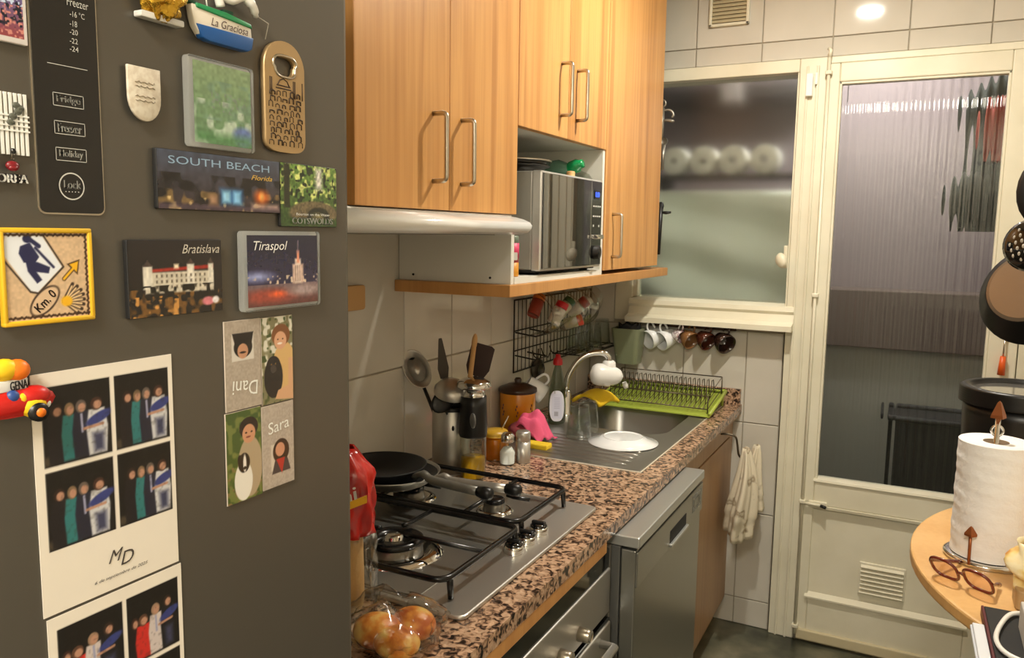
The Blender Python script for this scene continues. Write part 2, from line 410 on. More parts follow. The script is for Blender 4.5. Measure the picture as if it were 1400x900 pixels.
# ================================================================== the room
YB, ZC, ZCEIL, XR, YR = 2.964, 0.851, 2.50, 1.76, -1.30
def struct(name, m, *b, label=None):
    o = bx(name, m, None, *b); o['kind'] = 'structure'
    if label: o['label'] = label
    return o
struct('floor', floor_m, -0.12, XR+0.12, YR-0.1, YB+0.14, -0.08, 0.0, label='mottled grey green stone floor of the kitchen')
struct('ceiling', ceil_m, -0.12, XR+0.12, YR-0.1, YB+0.14, ZCEIL, ZCEIL+0.08, label='pale painted kitchen ceiling')
wl = struct('wall_left', grout_m, -0.12, -0.006, YR-0.1, YB+0.14, 0, ZCEIL, label='left kitchen wall with pale glazed tiles behind the worktop')
struct('wall_right', plaster, XR, XR+0.12, YR, YB+0.14, 0, ZCEIL, label='pale plaster wall on the table side')
struct('wall_rear', plaster, -0.006, XR, YR-0.1, YR, 0, ZCEIL, label='pale plaster wall behind the viewer')
WX0, WX1, DX0, DX1 = 0.10, 0.742, 0.835, 1.452         # window, door leaf
wb = thing('wall_back', 'back wall with pale glazed tiles around the window and door', None, (0.8, YB+0.06, 0), kind='structure')
for b in ((-0.006, WX0, 0, ZCEIL), (WX0, WX1, 0, 1.138), (WX0, 1.50, 2.074, ZCEIL), (1.50, XR, 0, ZCEIL)):
    bx('wall_section', grout_m, wb, b[0], b[1], YB+0.006, YB+0.12, b[2], b[3])
TW, TH, G = 0.2325, 0.34, 0.0016
_tiles = {}
def tile(parent, plane, u0, u1, v0, v1):
    wd, ht = round(u1-u0-2*G, 4), round(v1-v0-2*G, 4)
    if wd < 0.008 or ht < 0.008: return
    key = (plane, wd, ht)
    if key not in _tiles:
        mb = MB()
        if plane == 'x': mb.box(-0.006, 0, -wd/2, wd/2, -ht/2, ht/2, 0.0018, seg=1)
        else: mb.box(-wd/2, wd/2, 0, 0.006, -ht/2, ht/2, 0.0018, seg=1)
        _tiles[key] = mb.mesh('tile', tile_m)
    o = bpy.data.objects.new('tile', _tiles[key]); COL.objects.link(o); o.parent = parent
    c = Vector((0, (u0+u1)/2, (v0+v1)/2)) if plane == 'x' else Vector(((u0+u1)/2, YB, (v0+v1)/2))
    o.location = world_of(parent).inverted() @ c
zr = [0.0, 0.104, 0.444, 0.784, 1.124, 1.464, 1.804, 2.144, 2.50]
ys = [1.667+TW*k for k in range(-5, 6)]; ys = [y for y in ys if y > 0.55]+[YB]
for z0, z1 in ((0.784, 1.124), (1.124, 1.464), (1.464, 1.804)):
    for y0, y1 in zip(ys[:-1], ys[1:]): tile(wl, 'x', y0, y1, z0, z1)
xs = [0.0, 0.149, 0.381, 0.614, 0.846, 1.078, 1.31, 1.543, XR]
for x0, x1 in zip(xs[:-1], xs[1:]):
    for z0, z1 in zip(zr[:-1], zr[1:]):
        if z0 >= 2.0: tile(wb, 'y', x0, x1, z0, z1); continue
        if x0 < 0.6:                                         # below and beside the window
            if z1 <= 1.13: tile(wb, 'y', x0, x1, z0, z1)
            elif x0 < 0.1: tile(wb, 'y', x0, WX0, z0, z1)
        elif x0 < 0.8 and z1 <= 1.13: tile(wb, 'y', x0, WX1, z0, z1)
        elif x1 > 1.5: tile(wb, 'y', max(x0, 1.51), x1, z0, min(z1, 2.078))
for x0, x1 in zip(xs[:-1], xs[1:]): tile(wb, 'y', x0, x1, 2.078, 2.144)
# ---- window
win = thing('window_1', 'cream framed window with a frosted pane above the mug rail', None, (0.42, YB, 1.138), kind='structure')
bx('jamb', cream, win, WX0, 0.172, YB-0.004, YB+0.10, 1.138, 2.074, 0.004)
bx('jamb', cream, win, 0.742, 0.7475, YB-0.0155, YB+0.10, 1.138, 2.0315, 0.002)
bx('head', cream, win, 0.172, 0.7475, YB-0.0165, YB+0.10, 2.032, 2.076, 0.003)
sp = [(YB-0.070, 1.139), (YB-0.070, 1.158), (YB-0.030, 1.168), (YB-0.022, 1.196), (YB-0.030, 1.206), (YB-0.026, 1.222), (YB+0.02, 1.232), (YB+0.10, 1.232), (YB+0.10, 1.139)]
MB().prism(sp, 'x', 0.166, 0.775).build('sill', cream, win)
bx('sash_stile', cream, win, 0.172, 0.190, YB+0.0, YB+0.04, 1.232, 2.032, 0.003)
bx('pane', frost_m, win, 0.188, 0.744, YB+0.022, YB+0.027, 1.226, 2.036)
lt = MB().box(0.728, 0.742, YB-0.022, YB-0.014, 1.36, 1.44, 0.003)
lo = lt.build('latch_plate', cream, win)
MB().tube([(0.735, YB-0.02, 1.372), (0.735, YB-0.045, 1.372)], 0.006).lathe([(0, -0.012), (0.016, -0.010), (0.021, 0), (0.016, 0.011), (0, 0.013)], (0.727, YB-0.055, 1.388), 18, 0, axisM((-0.5, -1, 0.1)), 1.0, 1.35).build('latch_knob', cream, lo)
# ---- door with reeded glass
post = thing('trim_1', 'cream moulded post between the window and the door', None, (0.79, YB, 0), kind='structure')
bx('post', cream, post, 0.748, 0.835, YB-0.016, YB+0.10, 0.0, 2.076, 0.003)
bx('bead', cream, post, 0.770, 0.778, YB-0.022, YB-0.014, 0.0, 2.05, 0.003)
bx('bead', cream, post, 0.803, 0.812, YB-0.024, YB-0.014, 0.0, 2.05, 0.003)
door = thing('door_1', 'cream door with tall reeded glass, lower panel and vent grille', None, (1.14, YB, 0), kind='structure')
GX0, GX1, GZ0, GZ1 = 0.878, 1.372, 0.609, 1.990
D0, D1 = YB-0.022, YB+0.02
bx('stile', cream, door, DX0+0.008, GX0, D0, D1, 0.045, 2.052, 0.004)
bx('stile', cream, door, GX1, DX1, D0, D1, 0.045, 2.052, 0.004)
bx('top_rail', cream, door, GX0, GX1, D0, D1, GZ1, 2.052, 0.004)
bx('lock_rail', cream, door, GX0, GX1, D0, D1, 0.520, GZ0, 0.004)
MB().prism([(D0+0.002, GZ0-0.004), (D0-0.006, GZ0-0.001), (D0-0.004, GZ0+0.006), (D1-0.004, GZ0+0.012), (D1-0.004, GZ0-0.004)], 'x', GX0-0.004, GX1+0.004).build('glazing_bead', cream, door)
bx('glazing_bead', cream, door, GX0, GX0+0.008, D0+0.004, D1-0.004, GZ0, GZ1, 0.002)
bx('glazing_bead', cream, door, GX1-0.008, GX1, D0+0.004, D1-0.004, GZ0, GZ1, 0.002)
bx('glazing_bead', cream, door, GX0, GX1, D0+0.004, D1-0.004, GZ1-0.008, GZ1, 0.002)
bx('bottom_rail', cream, door, GX0, GX1, D0, D1, 0.045, 0.172, 0.004)
MB().prism([(D0, 0.172), (D0-0.010, 0.174), (D0-0.010, 0.180), (D0+0.012, 0.192), (D0+0.012, 0.172)], 'x', GX0-0.01, GX1+0.01).build('moulding', cream, door)
MB().prism([(D0, 0.520), (D0-0.006, 0.519), (D0-0.004, 0.510), (D0+0.014, 0.500), (D0+0.014, 0.520)], 'x', GX0-0.006, GX1+0.006).build('moulding', cream, door)
bx('lower_panel', cream, door, GX0-0.01, GX1+0.01, D0+0.014, D1-0.006, 0.16, 0.53, 0.003)
bx('weather_strip', cream_dirty, door, DX0+0.008, DX1, D0-0.012, D0+0.01, 0.012, 0.050, 0.004)
mb = MB(); ww = GX1-GX0-0.012; nx = 18*14                       # ribs of the reeded glass, one side flat
def reed(i): return GX0+0.006+ww*i/nx
for side in (0, 1):
    vs = []; n0 = nx+1
    for i in range(n0):
        yv = (YB+0.004+0.0006*math.cos(2*PI*i/14)) if side == 0 else YB+0.0085
        vs += [(reed(i), yv, GZ0+0.002), (reed(i), yv, GZ1-0.002)]
    fs = [(2*i, 2*i+2, 2*i+3, 2*i+1) if side == 0 else (2*i, 2*i+1, 2*i+3, 2*i+2) for i in range(nx)]
    mb.add(vs, fs, True)
n0 = 2*(nx+1)
mb.add([mb.v[0], mb.v[1], mb.v[n0], mb.v[n0+1], mb.v[n0-2], mb.v[n0-1], mb.v[2*n0-2], mb.v[2*n0-1]], [(0, 1, 3, 2), (4, 6, 7, 5)])
mb.build('reeded_pane', reed_m, door)
gr = MB().box(1.042, 1.190, D0+0.008, D0+0.016, 0.222, 0.338, 0.002).build('vent_grille', cream, door)
for k in range(7):
    z = 0.233+k*0.0155
    MB().prism([(D0+0.010, z-0.005), (D0-0.001, z-0.006), (D0-0.003, z-0.003), (D0+0.010, z+0.005)], 'x', 1.048, 1.184).build('slat', cream, gr)
mb = MB().tube([(0.843, YB-0.034, 0.03), (0.843, YB-0.034, 2.075)], 0.0055, 8)
rod = mb.build('bolt_rod', cream, door)
for z in (0.06, 0.53, 1.27, 2.02): bx('rod_guide', cream, rod, 0.832, 0.854, YB-0.044, YB-0.02, z-0.007, z+0.007, 0.003)
MB().tube([(0.843, YB-0.034, 2.07), (0.846, YB-0.036, 2.092), (0.838, YB-0.03, 2.10)], 0.006, 8).build('rod_tip', cream, rod)
MB().tube([(0.843, YB-0.034, 0.05), (0.843, YB-0.034, 0.012)], 0.005, 8).build('rod_foot', nickel, rod)
bl = MB().box(0.862, 0.925, YB-0.032, YB-0.02, 0.512, 0.536, 0.003).build('latch', cream, door)
MB().tube([(0.85, YB-0.036, 0.526), (0.905, YB-0.036, 0.524)], 0.0055, 8).build('latch_bolt', cream, bl)
MB().tube([(0.905, YB-0.036, 0.524), (0.922, YB-0.044, 0.522)], 0.006, 8).build('latch_knob', black_pl, bl)
dt = thing('trim_2', 'cream door frame head and far post', None, (1.2, YB, 2.06), kind='structure')
bx('head', cream, dt, 0.835, 1.50, YB-0.016, YB+0.10, 2.053, 2.076, 0.003)
bx('post', cream, dt, DX1+0.003, 1.505, YB-0.016, YB+0.10, 0.0, 2.053, 0.003)
bx('threshold', cream_dirty, dt, 0.835, 1.452, YB-0.01, YB+0.10, 0.0, 0.011)
al = thing('alarm_contact', 'small white alarm contact stuck at the top of the window post', 'sensor', (0.785, YB-0.016, 1.955))
bx('housing', white_pl, al, 0.772, 0.794, YB-0.036, YB-0.022, 1.947, 2.022, 0.003)
bx('magnet', white_pl, al, 0.800, 0.808, YB-0.032, YB-0.022, 1.985, 2.024, 0.002)
# wall vent above the window
vt = thing('wall_vent', 'beige louvred vent grille high on the tiled back wall', 'vent', (0.495, YB, 2.212))
mb = MB()
for b in ((0.426, 0.436, 2.212, 2.355), (0.556, 0.566, 2.212, 2.355), (0.426, 0.566, 2.212, 2.222), (0.426, 0.566, 2.345, 2.355)): mb.box(b[0], b[1], YB-0.014, YB, b[2], b[3], 0.002)
mb.build('frame', cream, vt)
bx('backing', mat('vent_dark', (120, 104, 80), 0.8), vt, 0.436, 0.556, YB-0.003, YB, 2.222, 2.345)
for k in range(9):
    z = 2.229+k*0.0132
    MB().prism([(YB-0.002, z+0.006), (YB-0.011, z-0.004), (YB-0.012, z-0.002), (YB-0.003, z+0.009)], 'x', 0.436, 0.556).build('slat', cream_dirty, vt)
# ceiling lamp over the aisle, added fill lamp behind the viewer, lamp of the gallery
glow = mat('lamp_glow', (255, 235, 200), 0.5, emit=(255, 225, 180), estr=6.0)
for lb, p, r in (('small round ceiling lamp over the kitchen aisle', LAMP, 0.044), ('added wide round fill lamp behind the viewer', Vector((1.15, -0.75, 2.43)), 0.23)):
    t = thing('ceiling_lamp', lb, 'lamp', (p.x, p.y, 2.44))
    MB().lathe([(0, 2.446), (r-0.004, 2.446), (r-0.004, 2.440), (r+0.008, 2.440), (r+0.012, 2.450), (r+0.012, 2.50), (0, 2.50)], (p.x, p.y, 0), 32).build('housing', white_pl, t)
    MB().lathe([(0, 2.4445), (r-0.005, 2.4445), (r-0.005, 2.4455), (0, 2.4455)], (p.x, p.y, 0), 32).build('diffuser', glow, t)

# ================================================================== glazed gallery beyond the door
mauve = mat('mauve_render', (150, 138, 140), 0.9)
gfloor = mat('gallery_floor', (70, 66, 60), 0.6)
GY = 4.05
def gs(name, m, label, *b): struct(name, m, *b, label=label)
gs('wall_gallery', mauve, 'mauve rendered wall of the gallery beyond the door', -0.5, 2.2, GY, GY+0.1, 0, 2.5)
gs('wall_gallery_side', mauve, 'side wall of the gallery by the window', -0.5, -0.4, YB+0.14, GY, 0, 2.5)
gs('wall_gallery_end', mauve, 'end wall of the gallery', 2.1, 2.2, YB+0.14, GY, 0, 2.5)
gs('floor_gallery', gfloor, 'dark floor of the gallery', -0.5, 2.2, YB+0.14, GY+0.1, -0.08, -0.002)
gs('ceiling_gallery', ceil_m, 'ceiling of the gallery', -0.5, 2.2, YB+0.14, GY+0.1, 2.5, 2.58)
bx('parapet', mat('parapet_render', (168, 166, 156), 0.9), None, -0.4, 2.1, GY-0.14, GY, 0, 0.98, 0.006, kind='structure', label='brown grey parapet along the gallery wall')
bx('parapet_cap', mat('parapet_cap', (112, 98, 92), 0.8), None, -0.4, 2.1, GY-0.18, GY, 0.98, 1.24, 0.006, kind='structure', label='stone coping of the gallery parapet')
# white sheet on a line
sheet_m = mat('white_sheet', (236, 241, 230), 0.8)
t = thing('hanging_sheet', 'white sheet hanging in soft folds behind the frosted window', 'sheet', (0.42, 3.20, 1.0))
def shf(u, v):
    x = 0.10+0.68*u; z = 0.98+0.66*v
    return Vector((x, 3.21+0.022*math.sin(9*z*3.1+2.2*x*3)+0.012*math.sin(22*x+5*z), z))
MB().grid(shf, 40, 50).build('cloth', sheet_m, t, solid=0.003)
MB().tube([(0.05, 3.21, 1.645), (0.82, 3.21, 1.645)], 0.004, 6).build('line', white_pl, t)
MB().box(0.12, 0.76, 3.26, 3.46, 1.700, 1.716).box(0.16, 0.18, 3.28, 3.44, 1.2, 1.70).box(0.70, 0.72, 3.28, 3.44, 1.2, 1.70).box(0.14, 0.74, 3.26, 3.46, 0.0, 1.2).build('storage_shelf', mat('grey_shelf', (70, 66, 58), 0.6), None, label='grey storage shelf in the gallery behind the window', cat='shelf')
roll_m = mat('tissue_roll', (238, 236, 226), 0.85)
for k, x in enumerate((0.225, 0.345, 0.462, 0.585)):
    MB().lathe([(0.016, -0.05), (0.054, -0.05), (0.056, -0.046), (0.056, 0.046), (0.054, 0.05), (0.016, 0.05), (0.016, -0.05)], (x, 3.33, 1.773), 24, 0, axisM((0, 1, 0))).build(
        'toilet_roll', roll_m, None, label=['toilet roll behind frosted glass, the one beside the wall cabinet', 'second toilet roll from the wall cabinet behind frosted glass', 'third toilet roll from the wall cabinet behind frosted glass', 'toilet roll behind frosted glass, the one beside the door post'][k], cat='toilet roll', group='toilet rolls behind the window')
t = thing('wall_shelf', 'dark shelf high on the gallery wall seen through the window', 'shelf', (0.3, GY-0.1, 2.25))
bx('board', mat('dark_board', (48, 44, 40), 0.6), t, -0.05, 0.75, GY-0.24, GY, 2.09, 2.17, 0.004)
bx('storage_box', mat('pale_box', (176, 168, 164), 0.7), None, 0.30, 0.38, GY-0.30, GY-0.24, 2.08, 2.17, 0.004, label='pale box at the edge of the dark gallery shelf', cat='box')
# dark garment and basket behind the door glass
t = thing('hanging_jacket', 'dark green and red jacket hanging behind the reeded door glass', 'jacket', (1.40, 3.35, 1.5))
def jk(u, v):
    a = 2*PI*u; z = 1.50+0.56*v
    r = 0.150+0.012*math.sin(5*a)+0.02*math.sin(3.0*v*PI)
    if v > 0.86: r *= max(0.25, 1-(v-0.86)*4)
    return Vector((1.44+1.05*r*math.cos(a), 3.42+0.45*r*math.sin(a), z))
MB().grid(jk, 28, 18, 0, True, True).build('body', mat('dark_green_cloth', (26, 32, 26), 0.9), t)
MB().ell((1.375, 3.345, 1.86), (0.055, 0.03, 0.12)).build('lining', mat('red_cloth', (140, 44, 26), 0.85), t)
MB().ell((1.34, 3.40, 1.615), (0.115, 0.06, 0.11)).build('sleeve', mat('dark_green_cloth', (26, 32, 26), 0.9), t)
MB().tube(arc((1.44, 3.42, 2.10), 0.025, -PI/2, PI, 10, 'xz'), 0.004, 6).tube([(1.44, 3.42, 2.075), (1.44, 3.42, 2.02)], 0.004, 6).build('hanger_hook', chrome, t)
t = thing('laundry_basket', 'dark laundry basket on a stand behind the reeded door glass', 'basket', (1.23, 3.45, 0))
bm_ = mat('dark_basket', (26, 28, 30), 0.6)
MB().prism(rrect(1.10, 1.38, 3.34, 3.58, 0.03), 'z', 0.30, 0.78).build('tub', bm_, t)
MB().tube([(p[0], p[1], 0.785) for p in rrect(1.09, 1.39, 3.33, 3.59, 0.03)], 0.012, 8, True).build('rim', bm_, t)
for (x, y) in ((1.12, 3.36), (1.36, 3.36), (1.12, 3.56), (1.36, 3.56)): MB().tube([(x, y, 0), (x, y, 0.31)], 0.012, 8).build('leg', bm_, t)

# ================================================================== fridge
FX = 0.70
fr = thing('fridge', 'tall dark steel fridge covered with magnets and photos', 'fridge', (0.36, 0.27, 0))
bx('body', mat('fridge_side', (70, 68, 64), 0.5), fr, 0.03, 0.63, -0.06, 0.577, 0.02, 1.98, 0.006)
fd = bx('door', fridge_m, fr, 0.632, FX, -0.06, 0.577, 0.74, 1.98, 0.006)
bx('freezer_door', fridge_m, fr, 0.632, FX, -0.06, 0.577, 0.06, 0.73, 0.006)
bx('plinth', black_pl, fr, 0.05, 0.62, -0.05, 0.57, 0.0, 0.06)
cp = slab(ffr(0, 0), rrect(0.2915, 0.3325, 1.4785, 1.74, 0.004), 0.0, 0.0012, 0.0).build('control_panel', black_gl, fd)
slab(ffr(0, 0), rrect(0.2905, 0.3335, 1.4775, 1.741, 0.0045), -0.001, 0.0006).build('panel_trim', nickel, fd)
ink = mat('panel_print', (190, 190, 182), 0.5)
F0 = ffr(0, 0)
def fpx(x, y):
    p = px(x, y, 0, FX); return p.y, p.z
def ptext(s, x0, y0, x1, y1, parent, m=ink, lift=0.0016, **k):
    xm = (x0+x1)/2; ym = (y0+y1)/2; a = (fpx(x0, ym)[0], fpx(xm, y1)[1]); b = (fpx(x1, ym)[0], fpx(xm, y0)[1])
    return lettering(s, F0, (a[0]+b[0])/2, (a[1]+b[1])/2, abs(b[0]-a[0]), abs(b[1]-a[1]), m, parent, lift, **k)
for s, x0, x1, y0, y1 in (('Freezer', 89, 118, 0, 11), ('-16 °C', 93, 113, 17, 25), ('-18', 93, 103, 29, 37), ('-20', 93, 104, 41, 48), ('-22', 93, 104, 53, 60), ('-24', 93, 105, 64, 71)):
    ptext(s, x0, y0, x1, y1, cp)
for s, b in (('Fridge', (70, 127, 112, 149)), ('Freezer', (72, 165, 114, 187)), ('Holiday', (74, 201, 116, 223))):
    my = (b[1]+b[3])/2; a = (fpx(b[0], my)[0], fpx((b[0]+b[2])/2, b[3]-2)[1]); c = (fpx(b[2], my)[0], fpx((b[0]+b[2])/2, b[1]+2)[1]); mb = MB(); wq = 0.0004
    for q in ((a[0], c[0], a[1], a[1]+wq), (a[0], c[0], c[1]-wq, c[1]), (a[0], a[0]+wq, a[1], c[1]), (c[0]-wq, c[0], a[1], c[1])):
        mb.add([(FX+0.0016, q[0], q[2]), (FX+0.0016, q[1], q[2]), (FX+0.0016, q[1], q[3]), (FX+0.0016, q[0], q[3])], [(0, 1, 2, 3)])
    mb.build('button_outline', ink, cp)
    my = (b[1]+b[3])/2
    ptext(s, b[0]+5, my-6, b[2]-5, my+6, cp, bold=0.0001)
c = fpx(96, 255); r = 0.0082
mb = MB(); n = 40
mb.add([(FX+0.0016, c[0]+rr*math.cos(2*PI*i/n), c[1]+rr*math.sin(2*PI*i/n)) for rr in (r, r-0.0008) for i in range(n)], [(i, (i+1) % n, n+(i+1) % n, n+i) for i in range(n)])
mb.build('lock_ring', ink, cp)
ptext('Lock', 85, 247, 108, 258, cp, bold=0.0001); ptext('- - - - -', 87, 262, 106, 263, cp)
a = fpx(62, 86); b = fpx(117, 91)
MB().add([(FX+0.0016, a[0], a[1]), (FX+0.0016, b[0], a[1]), (FX+0.0016, b[0], a[1]+0.0004), (FX+0.0016, a[0], a[1]+0.0004)], [(0, 1, 2, 3)]).build('scale_line', ink, cp)

# ================================================================== wall cabinets
XF = 0.322
def handle(parent, y, z0, z1, x0=XF, r=0.0048):
    so = 0.030; q = 0.008
    pts = [(x0-0.002, y, z0), (x0+so-q, y, z0)]+[(x0+so-q+q*math.sin(t), y, z0+q-q*math.cos(t)) for t in (PI/6, PI/3)]+[(x0+so, y, z0+q), (x0+so, y, z1-q)]+[(x0+so-q+q*math.cos(t), y, z1-q+q*math.sin(t)) for t in (PI/6, PI/3)]+[(x0+so-q, y, z1), (x0-0.002, y, z1)]
    return MB().tube(pts, r, 8).build('handle', nickel, parent)
def cabinet(label, y0, y1, z0, z1, doors, loc):
    t = thing('wall_cabinet', label, 'cabinet', loc, 'wall cabinets')
    c = MB(); e = 0.016
    c.box(0.0, XF-0.022, y0, y0+e, z0, z1).box(0.0, XF-0.022, y1-e, y1, z0, z1).box(0.0, XF-0.022, y0+e, y1-e, z0, z0+e).box(0.0, XF-0.022, y0+e, y1-e, z1-e, z1).box(0, 0.006, y0+e, y1-e, z0+e, z1-e)
    c.build('carcass', white_lam, t)
    for (d0, d1, hy, hz0, hz1) in doors:
        d = bx('door', wood_m, t, XF-0.020, XF, d0+0.0012, d1-0.0012, z0, z1, 0.0015)
        handle(d, hy, hz0, hz1)
    return t
ZT = 2.42
cabinet('cherry wood two-door wall cabinet over the white cooker hood', 1.060, 1.656, 1.512, ZT, [(1.062, 1.360, 1.300, 1.566, 1.692), (1.360, 1.656, 1.404, 1.566, 1.692)], (0.16, 1.36, 1.512))
cb = cabinet('cherry wood two-door wall cabinet over the microwave niche', 1.658, 2.229, 1.714, ZT, [(1.658, 1.945, 1.895, 1.768, 1.896), (1.945, 2.229, 1.998, 1.768, 1.896)], (0.16, 1.94, 1.714))
cc = cabinet('tall cherry wood single-door wall cabinet beside the microwave', 2.231, 2.776, 1.362, ZT, [(2.231, 2.776, 2.297, 1.402, 1.530)], (0.16, 2.5, 1.362))
ni = thing('niche_unit', 'white open niche box holding the microwave', 'shelf unit', (0.16, 1.94, 1.350))
bx('side_panel', white_lam, ni, 0.002, XF-0.006, 1.642, 1.657, 1.3505, 1.4655)
bx('side_panel', white_lam, ni, 0.002, XF-0.004, 2.2125, 2.2285, 1.3505, 1.7135)
bx('bottom_panel', white_lam, ni, 0.002, XF-0.004, 1.6575, 2.212, 1.3505, 1.366)
bx('back_panel', white_lam, ni, 0.001, 0.008, 1.6575, 2.212, 1.3665, 1.7135)
for x in (0.045, 0.262): MB().lathe([(0, 0), (0.0028, 0), (0.0028, 0.002), (0, 0.002)], (x, 1.6415, 1.364), 10, 0, axisM((0, -1, 0))).build('screw_hole', black_mt, ni)
bx('ledge_shelf', shelf_w, None, 0.001, XF+0.002, 1.623, 2.905, 1.321, 1.350, 0.002, label='long wooden ledge shelf under the microwave and wall cabinet', cat='shelf')
# hood
hd = thing('cooker_hood', 'white slim cooker hood with rounded front lip under the cabinet', 'cooker hood', (0.17, 1.33, 1.466))
bx('body', white_en, hd, 0.002, 0.318, 1.000, 1.640, 1.468, 1.510, 0.002)
lip = [(0.316, 1.466), (0.345, 1.4665), (0.360, 1.471), (0.368, 1.479), (0.370, 1.487), (0.364, 1.494), (0.350, 1.500), (0.330, 1.505), (0.316, 1.507)]
MB().prism(lip, 'y', 0.985, 1.640, 0, 0.0, True).build('front_lip', white_en, hd)
MB().prism([(0.316, 1.469), (0.352, 1.471), (0.362, 1.480), (0.358, 1.492), (0.336, 1.501), (0.316, 1.504)], 'y', 0.976, 0.986, 0, 0.002, True).build('end_cap', mat('cream_plastic', (214, 204, 180), 0.4), hd)
bx('filter', steel_dark, hd, 0.03, 0.29, 1.03, 1.61, 1.464, 1.468)

# ================================================================== worktop and base units
XC = 0.608
wt = thing('worktop', 'speckled pink and black granite worktop with wooden front edge', 'worktop', (0.3, 1.76, ZC-0.03))
SX0, SX1, SY0, SY1 = 0.085, 0.545, 1.955, 2.905     # sink cut-out
HX0, HX1, HY0, HY1 = 0.055, 0.552, 1.035, 1.632     # hob cut-out
mb = MB(); z0, z1 = ZC-0.030, ZC
mb.box(0.001, XC, 0.579, 1.043, z0, z1).box(0.001, 0.10, 1.043, 1.60, z0, z1).box(0.54, XC, 1.043, 1.60, z0, z1).box(0.10, 0.54, 1.043, 1.60, z0, z1-0.012)
mb.box(0.001, XC, 1.60, 2.02, z0, z1).box(0.001, 0.12, 2.02, 2.87, z0, z1).box(0.53, XC, 2.02, 2.87, z0, z1).box(0.001, XC, 2.87, YB-0.001, z0, z1)
mb.box(0.12, 0.53, 2.02, 2.30, z0, z1-0.006)
mb.build('slab', granite_m, wt)
bx('front_edge', shelf_w, wt, XC-0.022, XC-0.001, 0.579, 1.546, ZC-0.058, ZC-0.0305, 0.002)
bx('front_edge', wood_low, wt, XC-0.026, XC-0.006, 2.190, YB-0.002, ZC-0.044, ZC-0.0305, 0.002)
bx('upstand', granite_m, wt, 0.001, XC-0.004, YB-0.020, YB-0.001, ZC, ZC+0.058, 0.002)
bc = thing('base_cabinet', 'plain wooden base cabinet between the fridge and the oven', 'cabinet', (0.3, 0.8, 0))
bx('body', white_lam, bc, 0.03, 0.56, 0.582, 1.028, 0.10, ZC-0.060); bx('door', wood_m, bc, 0.562, 0.582, 0.584, 1.026, 0.11, ZC-0.064, 0.0015); bx('plinth', black_mt, bc, 0.05, 0.52, 0.582, 1.028, 0, 0.10)
# oven
ov = thing('oven', 'stainless built-in oven under the gas hob', 'oven', (0.3, 1.31, 0.10))
bx('body', black_mt, ov, 0.04, 0.580, 1.034, 1.588, 0.10, 0.790)
bx('top_trim', black_gl, ov, 0.575, 0.598, 1.034, 1.588, 0.745, 0.788, 0.002)
bx('control_fascia', steel, ov, 0.580, 0.602, 1.034, 1.588, 0.642, 0.744, 0.003)
od = bx('door', black_gl, ov, 0.580, 0.604, 1.034, 1.588, 0.16, 0.630, 0.003)
bx('door_frame', steel, od, 0.600, 0.608, 1.040, 1.582, 0.54, 0.625, 0.003)
MB().tube([(0.604, 1.10, 0.60), (0.640, 1.10, 0.60), (0.640, 1.52, 0.60), (0.604, 1.52, 0.60)], 0.009, 10).build('handle', steel, od)
for y in (1.13, 1.22, 1.314, 1.410):
    MB().lathe([(0, 0.026), (0.0125, 0.026), (0.014, 0.023), (0.0150, 0.0), (0, 0)], (0.602, y, 0.672), 20, 0, axisM((1, 0, 0))).build('knob', nickel, ov)
bx('side_strip', mat('grey_side', (108, 104, 96), 0.5), None, 0.04, 0.598, 1.590, 1.600, 0.0, 0.792, 0.001, label='narrow grey filler strip between the oven and dishwasher', cat='panel')
# dishwasher
dwm = mat('dishwasher_steel', (150, 150, 144), 0.30, 0.85); dwl = mat('dishwasher_lid', (188, 190, 186), 0.33, 0.7); dws = mat('dishwasher_side', (92, 92, 88), 0.45, 0.3)
dw = thing('dishwasher', 'silver dishwasher with protruding lid under the worktop', 'dishwasher', (0.33, 1.89, 0))
bx('body', dws, dw, 0.05, 0.616, 1.606, 2.186, 0.04, 0.788, 0.002)
bx('lid', dwl, dw, 0.05, 0.660, 1.604, 2.188, 0.790, 0.815, 0.003)
dd = bx('door', dwm, dw, 0.618, 0.652, 1.606, 2.186, 0.12, 0.784, 0.003)
mb = MB().box(0.6515, 0.657, 1.606, 2.186, 0.700, 0.781, 0.002)
cpn = mb.build('control_fascia', dwm, dd)
bx('handle_recess', black_mt, dd, 0.6565, 0.6582, 1.862, 2.010, 0.712, 0.744, 0.0005)
MB().box(0.656, 0.665, 1.856, 2.016, 0.705, 0.713, 0.002).build('handle_lip', dwl, dd)
bx('display', mat('grey_label', (96, 98, 96), 0.25), dd, 0.6565, 0.6578, 2.075, 2.165, 0.722, 0.768, 0.0004)
bx('display_window', black_gl, dd, 0.6577, 0.6584, 2.090, 2.150, 0.734, 0.756)
bx('plinth', black_mt, dw, 0.08, 0.60, 1.61, 2.18, 0, 0.04)
# sink base unit
sb = thing('sink_cabinet', 'wooden sink base cabinet by the back wall', 'cabinet', (0.3, 2.57, 0))
bx('body', wood_low, sb, 0.03, 0.562, 2.192, YB-0.004, 0.10, ZC-0.16)
bx('false_front', wood_low, sb, 0.564, 0.585, 2.192, 2.900, 0.745, ZC-0.046, 0.0015)
bx('filler', wood_low, sb, 0.564, 0.580, 2.902, YB-0.004, 0.10, ZC-0.046, 0.0015)
bx('door', wood_low, sb, 0.564, 0.585, 2.192, 2.898, 0.11, 0.738, 0.0015)
bx('plinth', wood_low, sb, 0.05, 0.54, 2.192, YB-0.004, 0.0, 0.10)
